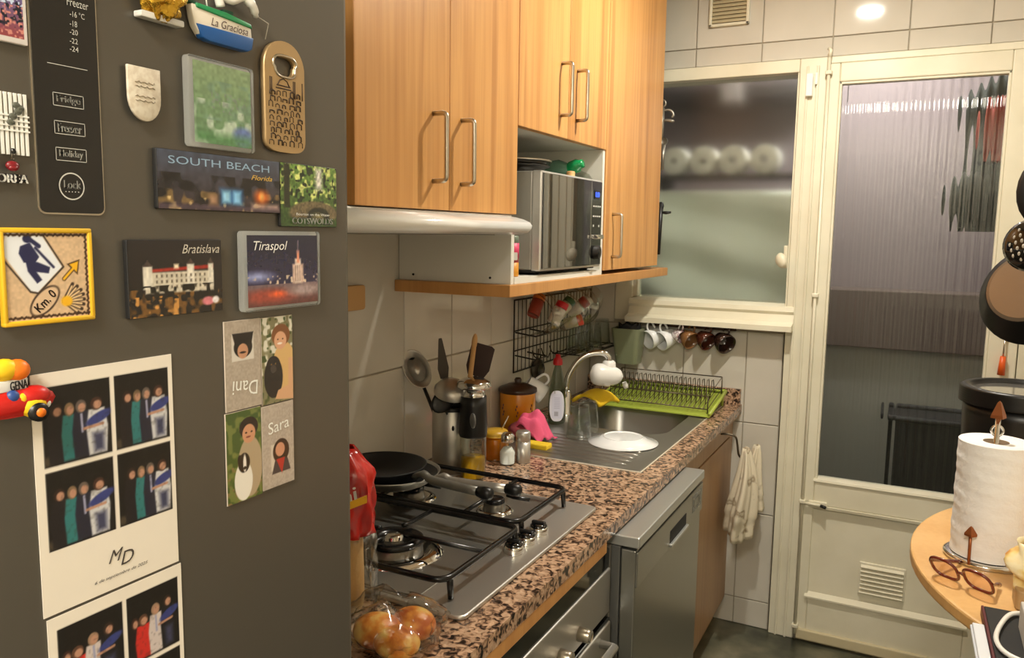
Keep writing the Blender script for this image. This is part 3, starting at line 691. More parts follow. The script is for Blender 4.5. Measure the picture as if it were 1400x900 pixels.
# ================================================================== gas hob
hb = thing('gas_hob', 'stainless three-burner gas hob set into the granite worktop', 'hob', (0.30, 1.33, ZC))
ZH = ZC+0.001
pl = MB().prism(rrect(HX0, HX1, HY0, HY1, 0.016), 'z', ZH, ZH+0.008, 0, 0.003, False)
pl.build('plate', steel, hb)
MB().prism(rrect(HX0+0.014, 0.448, HY0+0.014, HY1-0.014, 0.012), 'z', ZH+0.0078, ZH+0.0095).build('burner_tray', steel_rub, hb)
MB().prism([(HX0+0.016, HY0+0.02), (0.446, HY0+0.02), (0.446, HY0+0.024), (HX0+0.016, HY0+0.024)], 'z', ZH+0.0094, ZH+0.011).build('tray_seam', steel_dark, hb)
ZP = ZH+0.009
def burner(x, y, r, big=False):
    MB().lathe([(0, ZP), (r*1.75, ZP), (r*1.75, ZP+0.002), (r*1.35, ZP+0.006), (r*1.1, ZP+0.004), (0, ZP+0.004)], (x, y, 0), 32).build('drip_ring', chrome, hb)
    b = MB().lathe([(0, ZP+0.004), (r*1.02, ZP+0.004), (r*1.0, ZP+0.017), (r*0.86, ZP+0.020), (0, ZP+0.020)], (x, y, 0), 32).build('burner_head', steel_dark, hb)
    if big:
        MB().lathe([(r*0.5, ZP+0.020), (r*1.04, ZP+0.020), (r*1.04, ZP+0.027), (r*0.9, ZP+0.030), (r*0.5, ZP+0.029), (r*0.5, ZP+0.020)], (x, y, 0), 32).build('burner_cap', black_en, b)
        MB().lathe([(0, ZP+0.020), (r*0.34, ZP+0.020), (r*0.34, ZP+0.031), (r*0.2, ZP+0.034), (0, ZP+0.034)], (x, y, 0), 24).build('burner_cap', chrome, b)
    else:
        MB().lathe([(0, ZP+0.020), (r*0.95, ZP+0.020), (r*0.95, ZP+0.026), (r*0.8, ZP+0.029), (0, ZP+0.029)], (x, y, 0), 24).build('burner_cap', black_en, b)
burner(0.300, 1.200, 0.055, True); burner(0.362, 1.492, 0.024); burner(0.150, 1.470, 0.036)
for y in (1.309, 1.364, 1.421):
    k = MB().lathe([(0, ZH+0.008), (0.0185, ZH+0.008), (0.0195, ZH+0.011), (0.0195, ZH+0.020), (0.018, ZH+0.0225), (0, ZH+0.0225)], (0.503, y, 0), 24).build('knob', chrome, hb)
    MB().lathe([(0.0175, ZH+0.0222), (0.0175, ZH+0.026), (0.013, ZH+0.029), (0, ZH+0.0295)], (0.503, y, 0), 24).build('knob_top', black_gl, k)
    MB().prism([(0.503-0.015, y-0.0045), (0.503+0.015, y-0.0045), (0.503+0.015, y+0.0045), (0.503-0.015, y+0.0045)], 'z', ZH+0.025, ZH+0.034, 0, 0.002).build('knob_grip', black_pl, k)
ZG = ZC+0.048
def grate(y0, y1, x0, x1, bx_, by_):
    q = 0.026; pts = []
    for cx, cy, a in ((x1-q, y1-q, 0), (x0+q, y1-q, PI/2), (x0+q, y0+q, PI), (x1-q, y0+q, 1.5*PI)):
        pts += [(cx+q*math.cos(a+PI/2*i/5), cy+q*math.sin(a+PI/2*i/5), ZG) for i in range(6)]
    t = MB().tube(pts, 0.0058, 8, True).build('grate', black_en, hb)
    for x, y in ((x0+0.012, y0+0.012), (x1-0.004, y0+0.02), (x0+0.012, y1-0.012), (x1-0.004, y1-0.02)):
        MB().tube([(x, y, ZG), (x+0.004, y, ZG-0.006), (x+0.006, y, ZP+0.001)], [0.0058, 0.006, 0.005], 8).build('grate_foot', black_en, t)
    for (bx0, by0, bl) in zip(bx_, by_, (0.032,)*len(bx_)):
        for (ex, ey) in ((bx0, y0), (bx0, y1)):
            s = 1 if ey > by0 else -1
            MB().tube([(ex, ey, ZG), (bx0, by0+s*(bl+0.012), ZG), (bx0, by0+s*bl, ZG+0.002)], 0.0048, 6).build('grate_finger', black_en, t)
    for bx0, by0 in zip(bx_, by_):
        for s in (-1, 1):
            ex = x1 if s > 0 else x0
            if len(bx_) > 1: ex = min(max(bx0+s*0.085, x0), x1)
            MB().tube([(ex, by0, ZG), (bx0+s*0.045, by0, ZG), (bx0+s*0.03, by0, ZG+0.002)], 0.0048, 6).build('grate_finger', black_en, t)
grate(1.060, 1.338, 0.085, 0.500, [0.300], [1.200])
grate(1.356, 1.606, 0.085, 0.485, [0.150, 0.362], [1.470, 1.492])
# pans on the hob
def pan(label, x, y, z, r, h, m_out, m_in, hd, hl, hm, tipm, rise=0.02):
    t = thing('frying_pan', label, 'pan', (x, y, z))
    MB().lathe([(0, z), (r*0.72, z), (r*0.80, z+0.004), (r*0.97, z+h-0.004), (r, z+h), (r-0.003, z+h), (r*0.94, z+h-0.006), (r*0.74, z+0.006)], (x, y, 0), 40).build('body', m_out, t)
    MB().lathe([(r*0.945, z+h-0.005), (r*0.74, z+0.0062), (0, z+0.0062)], (x, y, 0), 40).build('cooking_surface', m_in, t)
    d = Vector((math.cos(hd), math.sin(hd), 0)); p0 = Vector((x, y, z+h*0.62))+d*r*0.93
    pts = [p0, p0+d*0.03+Vector((0, 0, 0.012)), p0+d*0.06+Vector((0, 0, rise*0.8)), p0+d*hl+Vector((0, 0, rise))]
    hn = MB().tube(spline(pts, 4), [0.007]*4+[0.009]*4+[0.010]*5, 10).build('handle', hm, t)
    e = p0+d*hl+Vector((0, 0, rise))
    MB().tube([e-d*0.006, e+d*0.012, e+d*0.026, e+d*0.030], [0.0105, 0.014, 0.0125, 0.006], 12).build('handle_tip', tipm, hn)
    return t
grey_h = mat('grey_handle', (122, 120, 112), 0.35, 0.4)
nonstick = mat('nonstick', (18, 19, 21), 0.42, bump=(80, 0.1, ONE))
pan('wide steel frying pan underneath the black pan on the hob', 0.124, 1.436, ZG+0.0065, 0.112, 0.026, steel_rub, nonstick, 0.08, 0.185, steel, black_pl, 0.006)
pan('black frying pan with grey handle nested in the steel pan', 0.112, 1.420, ZG+0.0140, 0.100, 0.036, nonstick, nonstick, -0.14, 0.185, grey_h, black_pl, 0.004)

# ================================================================== sink
sk = thing('sink', 'stainless steel sink with ribbed drainer and deep bowl', 'sink', (0.32, 2.43, ZC-0.16))
ZS = ZC+0.0015
bxA, bxB, byA, byB = 0.165, 0.490, 2.345, 2.720       # bowl opening
mb = MB()
bm = bmesh.new()
outer = rrect(SX0, SX1, SY0, SY1, 0.03, 4); inner = rrect(bxA, bxB, byA, byB, 0.075, 6)
def loop(ps, z): return [bm.verts.new((p[0], p[1], z)) for p in ps]
O = loop(outer, ZS); I = loop(inner, ZS)
eo = [bm.edges.new((O[i], O[(i+1) % len(O)])) for i in range(len(O))]; ei = [bm.edges.new((I[i], I[(i+1) % len(I)])) for i in range(len(I))]
bmesh.ops.triangle_fill(bm, use_beauty=True, edges=eo+ei)
mb.bm(bm)
rim = outer; n = len(outer)
lip2 = [(p[0]+(0.004 if p[0] > 0.3 else -0.004), p[1]+(0.004 if p[1] > 2.4 else -0.004)) for p in outer]
mb.add([(p[0], p[1], ZS) for p in outer]+[(p[0], p[1], ZC+0.0002) for p in lip2], [(i, (i+1) % n, n+(i+1) % n, n+i) for i in range(n)])
plate_o = mb.build('drainer_deck', steel_rub, sk)
def bowl_ring(k, z, ins):
    c = Vector(((bxA+bxB)/2, (byA+byB)/2, 0)); return [Vector((c.x+(p[0]-c.x)*ins, c.y+(p[1]-c.y)*ins, z)) for p in inner]
rings = [bowl_ring(0, ZS, 1.0), bowl_ring(1, ZS-0.006, 0.975), bowl_ring(2, ZS-0.12, 0.94), bowl_ring(3, ZS-0.145, 0.88), bowl_ring(4, ZS-0.150, 0.5), bowl_ring(5, ZS-0.151, 0.12)]
m = len(inner); mb = MB(); mb.add([p for r_ in rings for p in r_], [(k*m+i, (k+1)*m+i, (k+1)*m+(i+1) % m, k*m+(i+1) % m) for k in range(5) for i in range(m)], True)
mb.build('bowl', steel_rub, sk)
MB().lathe([(0, ZS-0.1500), (0.030, ZS-0.1500), (0.034, ZS-0.1485), (0.03, ZS-0.147), (0.02, ZS-0.1488), (0, ZS-0.1488)], (0.33, 2.53, 0), 24).build('drain', chrome, sk)
for k in range(3): MB().ell((bxA+0.012, 2.50+0.012*k, ZS-0.035), (0.004, 0.004, 0.009), 8).build('overflow_slot', black_mt, sk)
for k in range(9):
    y = 2.005+k*0.034; x0 = 0.17+0.02*abs(math.sin(k)); 
    MB().ell((0.5*(x0+0.50), y, ZS-0.0002), (0.5*(0.50-x0), 0.0085, 0.0035), 14).build('drainer_rib', steel_rub, sk)
MB().tube([(SX0-0.002, SY0-0.004, ZC+0.001), (SX1+0.002, SY0-0.004, ZC+0.001), (SX1+0.006, SY1, ZC+0.001)], 0.0022, 6).build('sealant', mat('sealant', (205, 196, 176), 0.6), sk)
# tap with white filter head
tp = thing('kitchen_tap', 'chrome swan-neck kitchen tap with a white filter head', 'tap', (0.105, 2.475, ZS))
MB().lathe([(0, ZS), (0.026, ZS), (0.026, ZS+0.006), (0.021, ZS+0.012), (0.021, ZS+0.075), (0.016, ZS+0.085), (0, ZS+0.085)], (0.105, 2.475, 0), 24).build('base', chrome, tp)
nk = spline([(0.105, 2.475, ZS+0.08), (0.112, 2.482, 0.985), (0.140, 2.50, 1.038), (0.175, 2.518, 1.062), (0.212, 2.536, 1.066), (0.231, 2.546, 1.052), (0.234, 2.548, 1.030)], 6)
MB().tube(nk, 0.0105, 12).build('spout', chrome, tp)
MB().tube([(0.105, 2.475, ZS+0.06), (0.12, 2.44, ZS+0.075), (0.135, 2.41, ZS+0.105)], [0.009, 0.007, 0.006], 8).build('lever', chrome, tp)
fm = MB()
prof = [(0, -0.030), (0.020, -0.030), (0.030, -0.022), (0.034, 0.0), (0.030, 0.022), (0.020, 0.028), (0, 0.028)]
fh = MB().lathe([(0, 1.000), (0.020, 1.000), (0.024, 1.012), (0.022, 1.034), (0.016, 1.040), (0, 1.040)], (0.234, 2.548, 0), 24).build('filter_collar', white_pl, tp)
ax = Vector((1.0, 0.55, -0.10)).normalized()
def filt(u, v):
    a = 2*PI*u; t = v*2-1
    c = Vector((0.230, 2.538, 0.990))+ax*(t*0.058)
    r = 0.033*math.sqrt(max(0.0, 1-abs(t)**3.2))*(1.0-0.22*t)+0.0008
    up = Vector((0, 0, 1)); sd = ax.cross(up).normalized(); up = sd.cross(ax)
    return c+sd*(r*math.cos(a))+up*(r*1.08*math.sin(a))
MB().grid(filt, 24, 16, 0, True, True).build('filter_body', white_pl, tp)
MB().lathe([(0, 0), (0.008, 0), (0.0095, 0.012), (0.007, 0.022), (0, 0.022)], (0.284, 2.568, 0.966), 16, 0, axisM((0.35, 0.2, -1))).build('filter_outlet', white_pl, tp)
MB().lathe([(0, 0), (0.017, 0), (0.015, 0.012), (0, 0.014)], (0.234, 2.526, 0.968), 18, 0, axisM((0.05, -0.5, -1))).build('filter_switch', white_pl, tp)

# ================================================================== dishes on the drainer
def tumbler(label, x, y, z, r0, r1, h, up, group=None, tilt=None, name='drinking_glass'):
    pr = [(0, 0), (r0*0.93, 0), (r0, 0.003), (r1, h), (r1-0.0015, h), (r0-0.002, 0.006), (0, 0.006)]
    if not up: pr = [(r, h-zz) for r, zz in pr][::-1]
    M = axisM(tilt) if tilt else None
    return MB().lathe(pr, (x, y, z), 24, 0, M).build(name, glass_m, None, label=label, cat='glass', group=group)
tumbler('upturned drinking glass on the drainer beside the pink cloth', 0.272, 2.195, ZS+0.0035, 0.030, 0.040, 0.100, False, 'glasses on the drainer')
tumbler('upturned drinking glass standing next to the white plate', 0.262, 2.292, ZS+0.0035, 0.028, 0.036, 0.092, False, 'glasses on the drainer')
R_ = 0.104; z = ZS+0.0032
t = thing('dinner_plate', 'white dinner plate lying upside down on the drainer', 'plate', (0.408, 2.212, z))
MB().lathe([(0, z+0.012), (R_*0.6, z+0.012), (R_*0.68, z+0.006), (R_*0.98, z-0.0008), (R_, z-0.0005), (R_, z+0.001), (R_*0.70, z+0.009), (R_*0.62, z+0.015), (R_*0.50, z+0.016), (0, z+0.016)], (0.408, 2.212, 0), 48).build('body', porcelain, t)
MB().lathe([(R_*0.58, z+0.0145), (R_*0.57, z+0.0180), (R_*0.55, z+0.0180), (R_*0.53, z+0.0155)], (0.408, 2.212, 0), 48).build('foot_ring', porcelain, t)

# drying rack
rk = thing('dish_rack', 'low wire dish rack with a lime green drip tray', 'dish rack', (0.37, 2.75, ZC))
lime = mat('lime_plastic', (164, 180, 70), 0.45)
XA, XB, YA, YBk = 0.150, 0.560, 2.655, 2.900
def tz(y): return ZC+0.010+0.038*(y-YA)/(YBk-YA)
bm_ = MB()
bm_.add([(XA, YA, tz(YA)), (XB, YA, tz(YA)), (XB, YBk, tz(YBk)), (XA, YBk, tz(YBk)), (XA, YA, tz(YA)-0.004), (XB, YA, tz(YA)-0.004), (XB, YBk, tz(YBk)-0.004), (XA, YBk, tz(YBk)-0.004)],
        [(0, 1, 2, 3), (7, 6, 5, 4), (0, 4, 5, 1), (1, 5, 6, 2), (2, 6, 7, 3), (3, 7, 4, 0)])
for (a, b) in (((XA, YA), (XA, YBk)), ((XB, YA), (XB, YBk)), ((XA, YBk), (XB, YBk))):
    bm_.tube([(a[0], a[1], tz(a[1])+0.007), (b[0], b[1], tz(b[1])+0.007)], 0.007, 6)
bm_.build('drip_tray', lime, rk)
for (x, y) in ((XA+0.01, YBk-0.01), (XB-0.01, YBk-0.01), (XA+0.01, YA+0.015), (XB-0.01, YA+0.015)): MB().tube([(x, y, ZC+0.001), (x, y, tz(y)-0.002)], 0.006, 6).build('foot', lime, rk)
wr = MB(); zt = 0.050
def rz(y): return tz(y)+0.016
for zz in (0.0, 0.045):
    wr.tube([(XA+0.015, YA+0.02, rz(YA+0.02)+zz), (XB-0.012, YA+0.02, rz(YA+0.02)+zz), (XB-0.012, YBk-0.015, rz(YBk)+zz), (XA+0.015, YBk-0.015, rz(YBk)+zz)], 0.0022, 6, True)
for (x, y) in ((XA+0.015, YA+0.02), (XB-0.012, YA+0.02), (XB-0.012, YBk-0.015), (XA+0.015, YBk-0.015)): wr.tube([(x, y, tz(y)+0.001), (x, y, rz(y)+0.046)], 0.0022, 6)
wr.build('wire_frame', iron, rk)
pr_ = MB()
for k in range(22):
    x = XA+0.03+k*(XB-XA-0.06)/21
    for y, hh in ((2.745, 0.052), (2.815, 0.056)):
        pr_.tube([(x, y-0.03, rz(y-0.03)), (x, y-0.012, rz(y)+hh), (x, y+0.012, rz(y)+hh), (x, y+0.03, rz(y+0.03))], 0.0016, 5)
    pr_.tube([(x, YA+0.02, rz(YA+0.02)), (x, YBk-0.015, rz(YBk))], 0.0016, 5)
o = pr_.build('wire_prongs', iron, rk); o['kind'] = 'stuff'

# sponge and cloths
def lump(name, fn, m, label, cat, nu=26, nv=26, solid=0.004, group=None, wrap=False):
    return MB().grid(fn, nu, nv, 0, True, wrap).build(name, m, None, label=label, cat=cat, solid=solid, group=group)
yel = mat('yellow_cloth', (226, 186, 24), 0.85, bump=(120, 0.2, ONE))
def sponge(u, v):
    a = u*2-1; b = v*2-1
    x = 0.175+0.040*a*0.6+0.052*b*0.35; y = 2.585+0.050*b; 
    z = ZC+0.030+0.036*math.cos(a*1.35)+0.012*math.sin(3*b+1)*0.5
    return Vector((x+0.035*a, y-0.018*a, z))
lump('folded_cloth', sponge, yel, 'yellow dishcloth folded over the tap base', 'cloth', 16, 16, 0.010)
pink = mat('pink_cloth', (226, 92, 128), 0.9, bump=(160, 0.25, ONE))
def pinkf(u, v):
    a = u*2-1; b = v*2-1; r = math.hypot(a, b)
    x = 0.160+0.052*a+0.012*b; y = 2.115+0.042*b-0.012*a
    z = ZC+0.082-0.030*a*a-0.016*b*b-0.050*max(0, a)*(0.55+0.3*b)-0.012*max(0, -b)+0.007*math.sin(5*a+3*b)+0.006*math.sin(7*b-2*a)-0.022*max(0, r-0.8)
    return Vector((x, y, max(z, ZC+0.008)))
lump('cleaning_cloth', pinkf, pink, 'bright pink cleaning cloth draped in a heap by the soap bottle', 'cloth', 30, 30, 0.003)
dred = mat('dusky_red_scourer', (150, 66, 72), 0.95, bump=(90, 0.5, ONE))
MB().ell((0.128, 2.115, ZC+0.0265), (0.052, 0.048, 0.026), 18).build('scourer', dred, None, label='dusky red scouring pad heaped under the pink cloth', cat='scourer')
ylc = mat('yellow_sponge', (232, 196, 40), 0.85, bump=(80, 0.4, ONE))
MB().box(0.180, 0.250, 2.010, 2.050, ZC+0.0025, ZC+0.018, 0.004).build('sponge', ylc, None, label='small yellow sponge next to the pepper shaker', cat='sponge')

# ================================================================== bottles, jars and pots
def at(name, label, cat, x, y, z=ZC, group=None): return thing(name, label, cat, (x, y, z), group)
# utensil holder
ux, uy = 0.108, 1.722
t = at('utensil_holder', 'tall stainless utensil holder with a black liner behind the hob', 'utensil holder', ux, uy)
MB().lathe([(0, ZC+0.001), (0.047, ZC+0.001), (0.049, ZC+0.004), (0.049, ZC+0.166), (0.047, ZC+0.168), (0.046, ZC+0.166), (0.046, ZC+0.010), (0, ZC+0.010)], (ux, uy, 0), 36).build('cup', steel, t)
MB().lathe([(0.0455, ZC+0.150), (0.0498, ZC+0.169), (0.0498, ZC+0.174), (0.046, ZC+0.176), (0.043, ZC+0.16), (0.0455, ZC+0.150)], (ux, uy, 0), 36).build('liner', black_pl, t)
MB().ell((ux+0.030, uy-0.040, ZC+0.125), (0.004, 0.003, 0.007), 8).build('drain_hole', black_mt, t)
ZB = ZC+0.012
def utensil(name, label, foot, top, build, hm, r=0.005):
    t = thing(name, label, 'utensil', (ux+foot[0], uy+foot[1], ZB), 'utensils in the steel holder')
    a = Vector((ux+foot[0], uy+foot[1], ZB)); b = Vector(top)
    MB().tube([a, a.lerp(b, 0.5), b], [r*0.9, r, r*0.9], 8).build('handle', hm, t)
    build(t, a, b, (b-a).normalized()); return t
def head_skim(t, a, b, d):
    n = Vector((0.62, -0.66, 0.42)).normalized(); lx = (d-n*d.dot(n)).normalized(); ly = n.cross(lx)
    M = Matrix(((lx.x, ly.x, n.x, 0), (lx.y, ly.y, n.y, 0), (lx.z, ly.z, n.z, 0), (0, 0, 0, 1))); c = b+d*0.040
    MB().lathe([(0, 0.0), (0.030, 0.0006), (0.044, 0.003), (0.046, 0.006), (0.048, 0.006), (0.047, 0.001), (0.030, -0.003), (0, -0.004)], c, 32, 0, M, 1.12, 0.72).build('head', steel, t)
utensil('skimmer', 'steel skimmer leaning out over the frying pan', (0.012, 0.006), (0.040, 1.690, 1.080), head_skim, black_pl)
def head_flat(w, h, m, tilt, tip=1.0, twist=0.0):
    def f(t, a, b, d):
        sd = Vector(tilt).normalized(); n = sd.cross(d).normalized(); sd = d.cross(n).normalized()
        poly = [(-w*0.35, 0), (w*0.35, 0), (w*0.5, h*0.25), (w*0.5*tip, h*0.94), (w*0.36*tip, h), (-w*0.36*tip, h), (-w*0.5*tip, h*0.94), (-w*0.5, h*0.25)]
        mb = MB().prism(poly, 'z', -0.0015, 0.0015, 0, 0.0006); mb.v = [b+sd*v.x+d*v.y+n*v.z for v in mb.v]
        mb.build('head', m, t)
    return f
utensil('fish_slice', 'narrow dark slotted turner standing tilted in the holder', (0.0, 0.012), (0.090, 1.716, 1.095), head_flat(0.030, 0.105, mat('grey_turner', (62, 56, 48), 0.5), (0.6, 0.8, 0), 0.35), black_pl)
utensil('spatula', 'wide dark brown spatula standing in the holder', (-0.004, 0.016), (0.155, 1.765, 1.100), head_flat(0.062, 0.085, mat('brown_plastic', (44, 24, 18), 0.42), (0.9, 0.35, 0)), black_pl)
utensil('wooden_spoon', 'pale wooden spoon handle standing upright before the brown spatula', (0.024, 0.0), (0.172, 1.725, 1.185), lambda t, a, b, d: MB().ell(b+d*0.010, (0.0075, 0.0075, 0.022), 10, 0, axisM(d)).build('rounded_end', spoon_w, t), spoon_w, 0.007)
def head_ladle(t, a, b, d):
    M = axisM((0.30, -0.25, 1.0)); c = b+Vector((0.024, -0.010, 0.002))
    MB().lathe([(0.046, -0.012), (0.045, 0.0), (0.036, 0.012), (0.020, 0.018), (0, 0.020), (0, 0.017), (0.020, 0.015), (0.034, 0.009), (0.043, -0.001), (0.044, -0.012), (0.046, -0.012)], c, 28, 0, M).build('head', steel, t)
utensil('ladle', 'steel ladle with its bowl turned down over the holder rim', (0.018, -0.018), (0.110, 1.694, 1.075), head_ladle, black_pl)
def head_spn(t, a, b, d):
    M = axisM((0.75, -0.6, 0.25)); MB().ell(b+d*0.030, (0.027, 0.040, 0.006), 18, 0, M).build('head', black_pl, t)
utensil('serving_spoon', 'black nylon serving spoon in front of the ladle', (0.020, 0.010), (0.122, 1.676, 1.022), head_spn, black_pl)
# oil bottle
ox, oy = 0.192, 1.690
t = at('oil_bottle', 'glass oil dispenser with black grip, steel cap and golden oil', 'bottle', ox, oy)
MB().lathe([(0, ZC+0.001), (0.031, ZC+0.001), (0.0335, ZC+0.005), (0.0335, ZC+0.118), (0.028, ZC+0.134), (0.0265, ZC+0.134), (0.0315, ZC+0.117), (0.0315, ZC+0.008), (0, ZC+0.007)], (ox, oy, 0), 32).build('glass', glass_m, t)
oil = mat('golden_oil', (222, 166, 8), 0.05, trans=0.25, ior=1.4)
MB().lathe([(0, ZC+0.0075), (0.0310, ZC+0.0085), (0.0310, ZC+0.058), (0, ZC+0.058)], (ox, oy, 0), 32).build('oil', oil, t)
MB().lathe([(0, ZC+0.132), (0.034, ZC+0.112), (0.0355, ZC+0.118), (0.036, ZC+0.140), (0.0335, ZC+0.190), (0.033, ZC+0.214), (0, ZC+0.214)], (ox, oy, 0), 32).build('grip', black_pl, t)
MB().ell((ox+0.016, oy-0.031, ZC+0.158), (0.010, 0.004, 0.020), 14).build('trigger', mat('grey_trigger', (120, 120, 118), 0.3, 0.6), t)
MB().lathe([(0, ZC+0.214), (0.029, ZC+0.214), (0.028, ZC+0.234), (0.044, ZC+0.236), (0.045, ZC+0.240), (0.040, ZC+0.250), (0.026, ZC+0.258), (0, ZC+0.261)], (ox, oy, 0), 36).build('cap', chrome, t)
# orange pot with brown lid
pxx, pyy = 0.058, 2.205
t = at('storage_jar', 'orange enamel canister with a dark brown lid by the wall', 'canister', pxx, pyy)
org = mat('orange_enamel', (206, 132, 18), 0.22, coat=0.4)
MB().lathe([(0, ZC+0.001), (0.052, ZC+0.001), (0.056, ZC+0.006), (0.057, ZC+0.122), (0.055, ZC+0.126), (0, ZC+0.126)], (pxx, pyy, 0), 36).build('body', org, t)
MB().lathe([(0.058, ZC+0.121), (0.061, ZC+0.124), (0.060, ZC+0.134), (0.030, ZC+0.147), (0.010, ZC+0.150), (0.012, ZC+0.160), (0.008, ZC+0.166), (0, ZC+0.167)], (pxx, pyy, 0), 36).build('lid', mat('brown_lid', (52, 30, 16), 0.3), t)
pt = mat('brown_paint', (92, 44, 16), 0.4)
for a0 in (-0.25, -1.15, -2.0):
    for k in range(4):
        a = a0+0.06*math.sin(k*2.1); zz = ZC+0.055+k*0.010
        MB().ell((pxx+0.0572*math.cos(a), pyy+0.0572*math.sin(a), zz), (0.0022, 0.0022, 0.0045), 8).build('painted_leaf', pt, t)
# sugar jar, salt, pepper
sx_, sy_ = 0.150, 1.885
t = at('honey_jar', 'squat amber honey jar with yellow lid and spoon behind the salt shaker', 'jar', sx_, sy_)
MB().lathe([(0, ZC+0.001), (0.034, ZC+0.001), (0.038, ZC+0.010), (0.038, ZC+0.056), (0.033, ZC+0.064), (0, ZC+0.064)], (sx_, sy_, 0), 32).build('glass', mat('amber', (206, 120, 12), 0.06, trans=0.55, ior=1.45), t)
MB().lathe([(0, ZC+0.064), (0.036, ZC+0.064), (0.037, ZC+0.070), (0.034, ZC+0.078), (0.012, ZC+0.082), (0, ZC+0.083)], (sx_, sy_, 0), 32).build('lid', mat('ochre_lid', (188, 146, 40), 0.35), t)
MB().tube([(sx_+0.012, sy_+0.006, ZC+0.07), (sx_+0.030, sy_+0.020, ZC+0.118)], 0.0022, 6).build('spoon_handle', chrome, t)
def shaker(label, x, y, fill, clear):
    t = at('shaker', label, 'shaker', x, y, ZC, 'salt and pepper shakers')
    if clear:
        MB().lathe([(0, ZC+0.001), (0.020, ZC+0.001), (0.0215, ZC+0.004), (0.0215, ZC+0.056), (0.017, ZC+0.064), (0, ZC+0.064)], (x, y, 0), 24).build('glass', glass_m, t)
        MB().lathe([(0, ZC+0.004), (0.0190, ZC+0.004), (0.0200, ZC+0.034), (0.012, ZC+0.047), (0, ZC+0.050)], (x, y, 0), 24).build('salt', fill, t)
        MB().lathe([(0.0175, ZC+0.062), (0.0185, ZC+0.064), (0.0185, ZC+0.080), (0.012, ZC+0.087), (0, ZC+0.088)], (x, y, 0), 24).build('cap', chrome, t)
    else:
        MB().lathe([(0, ZC+0.001), (0.019, ZC+0.001), (0.020, ZC+0.003), (0.020, ZC+0.058), (0, ZC+0.058)], (x, y, 0), 24).build('body', steel, t)
        MB().lathe([(0, ZC+0.058), (0.0185, ZC+0.058), (0.0185, ZC+0.061), (0.020, ZC+0.062), (0.020, ZC+0.082), (0.017, ZC+0.087), (0, ZC+0.088)], (x, y, 0), 24).build('cap', steel, t)
shaker('glass salt shaker half full of white salt with a chrome cap', 0.208, 1.848, mat('salt', (240, 240, 236), 0.9), True)
shaker('brushed steel pepper shaker beside the glass salt shaker', 0.236, 1.886, None, False)
# washing-up liquid
wx, wy = 0.132, 2.345
t = at('soap_bottle', 'clear washing-up liquid bottle with red cap and white oval label', 'bottle', wx, wy, ZC)
cl = thin_glass('clear_plastic', (196, 204, 190), 1.45, 0.12)
MB().lathe([(0, 0.001), (0.030, 0.001), (0.033, 0.006), (0.034, 0.060), (0.030, 0.120), (0.020, 0.165), (0.012, 0.190), (0.011, 0.196), (0, 0.196)], (wx, wy, ZC), 28, 0, None, 0.8, 1.1).build('body', cl, t)
MB().lathe([(0, 0.194), (0.015, 0.194), (0.016, 0.198), (0.015, 0.212), (0.009, 0.218), (0.008, 0.228), (0, 0.229)], (wx, wy, ZC), 20).build('cap', mat('red_cap', (176, 22, 28), 0.35), t)
lf = Frame((wx+0.4*0.0375-0.0239, wy-0.92*0.0375-0.0104, ZC+0.012), (0.92, 0.40, 0), (-0.03, 0.06, 1))
P_ = Paint(40, 60, (212, 214, 232), 3); 
for k in range(7): P_.rect(0.22, 0.80, 0.40+k*0.07, 0.42+k*0.07, (150, 152, 176), 1, 0.7)
P_.rect(0.24, 0.66, 0.08, 0.28, (232, 232, 240))
for k in range(9): P_.rect(0.26+k*0.045, 0.28+k*0.045, 0.09, 0.27, (70, 72, 96))
poly = [(0.026+0.0235*math.copysign(abs(math.cos(a))**0.7, math.cos(a)), 0.052+0.050*math.copysign(abs(math.sin(a))**0.75, math.sin(a))) for a in [2*PI*i/36 for i in range(36)]]
lb = slab(lf, poly, 0.0, 0.0012).build('label', mat('label_white', (222, 223, 236), 0.4), t)
def orect(u0, u1, v0, v1, c): return None
P_.sheet('print', lf, 0.010, 0.012, 0.032, 0.080, 0.0015, print_matt, lb)
# white cup and dark strainer behind the canister
cx_, cy_ = 0.060, 2.345
def mug(label, c, r, h, axis, m_out, m_in, hdir, group=None, cat='mug', name='mug', taper=0.85, hs=1.0):
    M = axisM(axis); c = Vector(c)
    t = thing(name, label, cat, c, group)
    MB().lathe([(0, 0), (r*taper*0.92, 0), (r*taper, 0.004), (r*0.97, h*0.6), (r, h), (r-0.003, h), (r*0.93, h*0.6), (r*taper*0.9, 0.006), (0, 0.006)], c, 26, 0, M).build('cup', m_out, t)
    a = Vector(axis).normalized(); hd = Vector(hdir); hd = (hd-a*hd.dot(a)).normalized()
    pts = [c+a*(h*0.78)+hd*(r*0.96), c+a*(h*0.80)+hd*(r+0.016*hs), c+a*(h*0.62)+hd*(r+0.027*hs), c+a*(h*0.40)+hd*(r+0.024*hs), c+a*(h*0.24)+hd*(r*0.93)]
    MB().tube(spline(pts, 4), 0.0042*hs, 8).build('handle', m_out, t)
    return t
mug('white mug with dark motif lying on its side behind the canister', (0.042, 2.300, ZC+0.130), 0.034, 0.066, (0.50, 0.30, -0.40), porcelain, porcelain, (-0.1, -0.2, 1))
bx('canister_tin', mat('grey_tin', (88, 86, 80), 0.5), None, 0.008, 0.072, 2.268, 2.292, ZC+0.001, ZC+0.090, 0.004, label='grey tin behind the orange canister holding up the tipped mug', cat='tin')
t = thing('strainer', 'dark round strainer hanging on the wall behind the soap bottle', 'strainer', (0.012, 2.40, 0.99))
